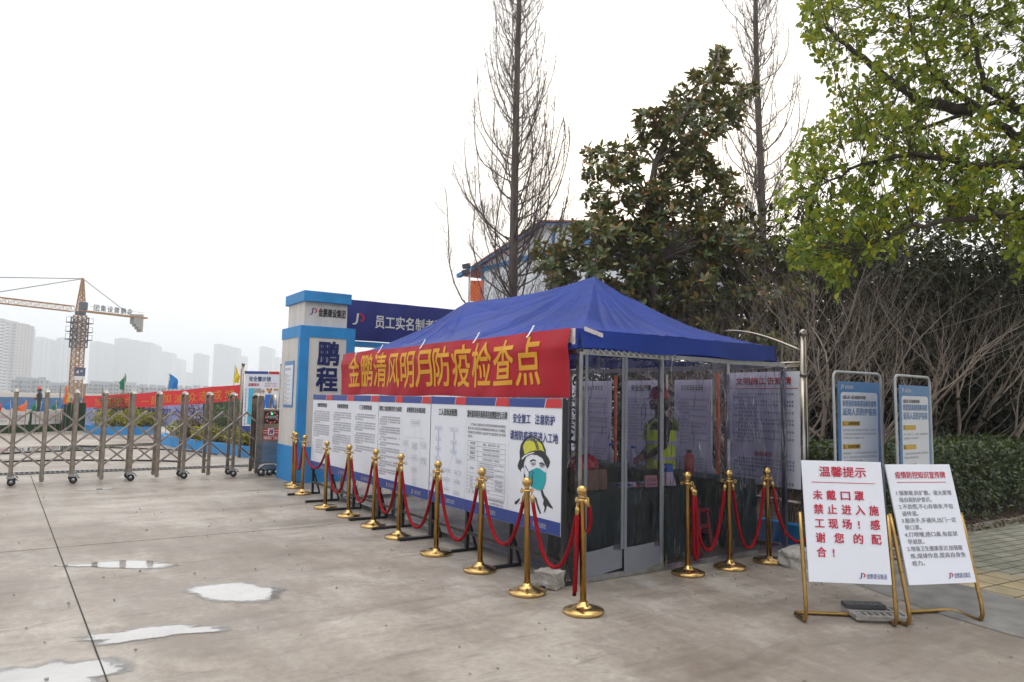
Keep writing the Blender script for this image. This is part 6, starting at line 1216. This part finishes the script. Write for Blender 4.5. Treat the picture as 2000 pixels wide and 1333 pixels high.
block('nearest tower block with white balconies cut by the left edge of the picture', -50, 24, 622, 380, 'towerb', 3, 22, light=True); block('narrow tower block directly right of the leftmost tower', 25, 38, 636, 560, wings=2, light=True); block('thin tower block second from the left edge', 38, 53, 660, 640, wings=2); block('wide stepped tower block just left of the crane mast', 57, 131, 660, 700, wings=5, light=True); block('tower block just right of the crane mast', 169, 205, 668, 760, wings=2); block('narrow recessed tower block beside the tallest glass-fronted one', 205, 218, 676, 800); block('tallest broad tower block with a flat rounded top, in the middle of the skyline', 217, 288, 662, 780, wings=3); block('slim tower block attached to the right of the tallest one', 288, 300, 676, 820); block('faint low tower block right of the tallest one', 300, 308, 692, 950); block('tower block halfway between the tallest one and the lone thin tower', 308, 331, 688, 900, wings=2); block('short faint tower block left of the lone thin tower', 333, 352, 701, 960, wings=2); block('lowest faint step of the skyline left of the lone thin tower', 352, 372, 728, 980, wings=2); block('lone thin tower block above the middle of the red slogan', 374, 397, 691, 900, wings=2); block('broad gridded tower block above the right end of the red slogan', 413, 459, 673, 880, wings=3); block('lower tower block attached to the gridded one', 459, 474, 697, 960); block('unfinished tower block above the mirror board', 503, 528, 678, 940, wings=2); block('lower block beside the unfinished tower', 528, 541, 699, 960)
block('long low white building in front of the skyline at the far left', 20, 72, 742, 300, wings=4, floors=3, dep=10); block('long low building behind the crane base', 72, 150, 752, 320, wings=6, floors=3, dep=10); block('low building behind the left part of the red slogan', 165, 255, 750, 330, wings=6, floors=3, dep=10); block('low building behind the middle of the red slogan', 262, 420, 757, 360, wings=9, floors=2, dep=10)

# --- prefabricated site office behind the trees, lamp and red flag at its corner
so_ = thing('site_office', 'white two-storey prefab site office with blue trim and a red gabled roof behind the trees', 'building', (9.4, 13.4, 0)); ya, yb, yc, ze, za = 17.15, 9.2, 13.2, 6.45, 7.25
m = MB(); m.add([(9.4, ya, 0), (9.4, yb, 0), (9.4, yb, ze), (9.4, yc, za), (9.4, ya, ze), (13.5, ya, 0), (13.5, yb, 0), (13.5, yb, ze), (13.5, yc, za), (13.5, ya, ze)], [(0, 1, 2, 3, 4), (9, 8, 7, 6, 5), (0, 4, 9, 5), (1, 6, 7, 2)]); m.build('walls', M['wallw'], so_, world=True)
m = MB()
for k in range(1, 24): z = k * .28; m.box(9.392, 9.4, yb + .05, ya - .05, z, z + .012)
m.build('panel_joints', M['tubegrey'], so_, world=True)
m = MB(); ov = 1.3
for s_, ye in ((1, ya + ov), (-1, yb - ov)): zz = za - (abs(ye - yc)) * (za - ze) / (ya - yc if s_ > 0 else yc - yb); m.add([(9.12, yc, za + .04), (9.12, ye, zz + .04), (13.9, ye, zz + .04), (13.9, yc, za + .04), (9.12, yc, za + .085), (9.12, ye, zz + .085), (13.9, ye, zz + .085), (13.9, yc, za + .085)], [(0, 1, 2, 3), (7, 6, 5, 4), (0, 4, 5, 1), (1, 5, 6, 2)])
m.build('roof', M['roofred'], so_, world=True)
m = MB()
for ye in (ya + ov - .1, yb - ov + .1): zz = za - abs(ye - yc) * (za - ze) / (ya - yc if ye > yc else yc - yb); m.bar((9.16, yc, za - .04), (9.16, ye, zz - .04), .04, .07, (1, 0, 0))
m.build('fascia', M['trimblue'], so_, world=True)
m = MB()
for y in (ya - .06, 12.85, yb + .06): m.box(9.35, 9.40, y - .05, y + .05, 0, ze + (.0 if y > 17 else .6 if y > 12 else 0))
m.box(9.352, 9.398, yb + .12, 12.79, ze - .22, ze - .06); m.box(9.352, 9.398, 12.91, ya - .12, ze - .22, ze - .06); m.box(9.352, 9.398, yb + .12, 12.79, 3.1, 3.24); m.box(9.352, 9.398, 12.91, ya - .12, 3.1, 3.24)
m.bar((9.05, ya + .1, ze - .1), (9.05, ya + 1.2, ze - .25), .12, .14); m.build('blue_trim', M['trimblue'], so_, world=True)
q = S(916, 580, 24); fp = thing('flag_mast', 'thin mast with two floodlights and an orange-red flag at the corner of the site office', 'mast', (q[0], q[1], 0), math.atan2(cR[1], cR[0])); m = MB(); zt_ = float(S(915, 514, 24)[2]); m.tube([(0, 0, 0), (0, 0, zt_)], .035, 8); m.build('mast_tube', M['galv'], fp)
z1_, z0_ = float(S(917, 548, 24)[2]), float(S(917, 589, 24)[2]); m = MB(); m.grid([[(.04 + .42 * u_, .04 * math.sin(u_ * 4), z0_ + (z1_ - z0_) * v_) for u_ in np.linspace(0, 1, 10)] for v_ in np.linspace(0, 1, 6)]); m.build('flag_cloth', M['orange'], fp)
m = MB()
for z in (zt_ - .12, zt_ - .32): m.obox((-.12, -.05, z), (.13, 0, .03), (0, .07, 0), (-.02, 0, .07))
m.build('floodlight', M['cranegrey'], fp)

# ================================================================ HAZE
m = MB(); m.box(-3200, 3200, -3200, 3200, -1.6, 128); hz_ = m.build('haze', []); hz_.data.materials.clear()
hm = bpy.data.materials.new('haze_air'); hm.use_nodes = True; nt = hm.node_tree
for n in list(nt.nodes): nt.nodes.remove(n)
o = nt.nodes.new('ShaderNodeOutputMaterial'); pv = nt.nodes.new('ShaderNodeVolumePrincipled'); pv.inputs['Color'].default_value = (.82, .88, .94, 1); pv.inputs['Density'].default_value = .00090; pv.inputs['Anisotropy'].default_value = .15
nt.links.new(pv.outputs[0], o.inputs['Volume']); hz_.data.materials.append(hm); tag(hz_, 'pale haze over the whole place', 'haze', kind='stuff')
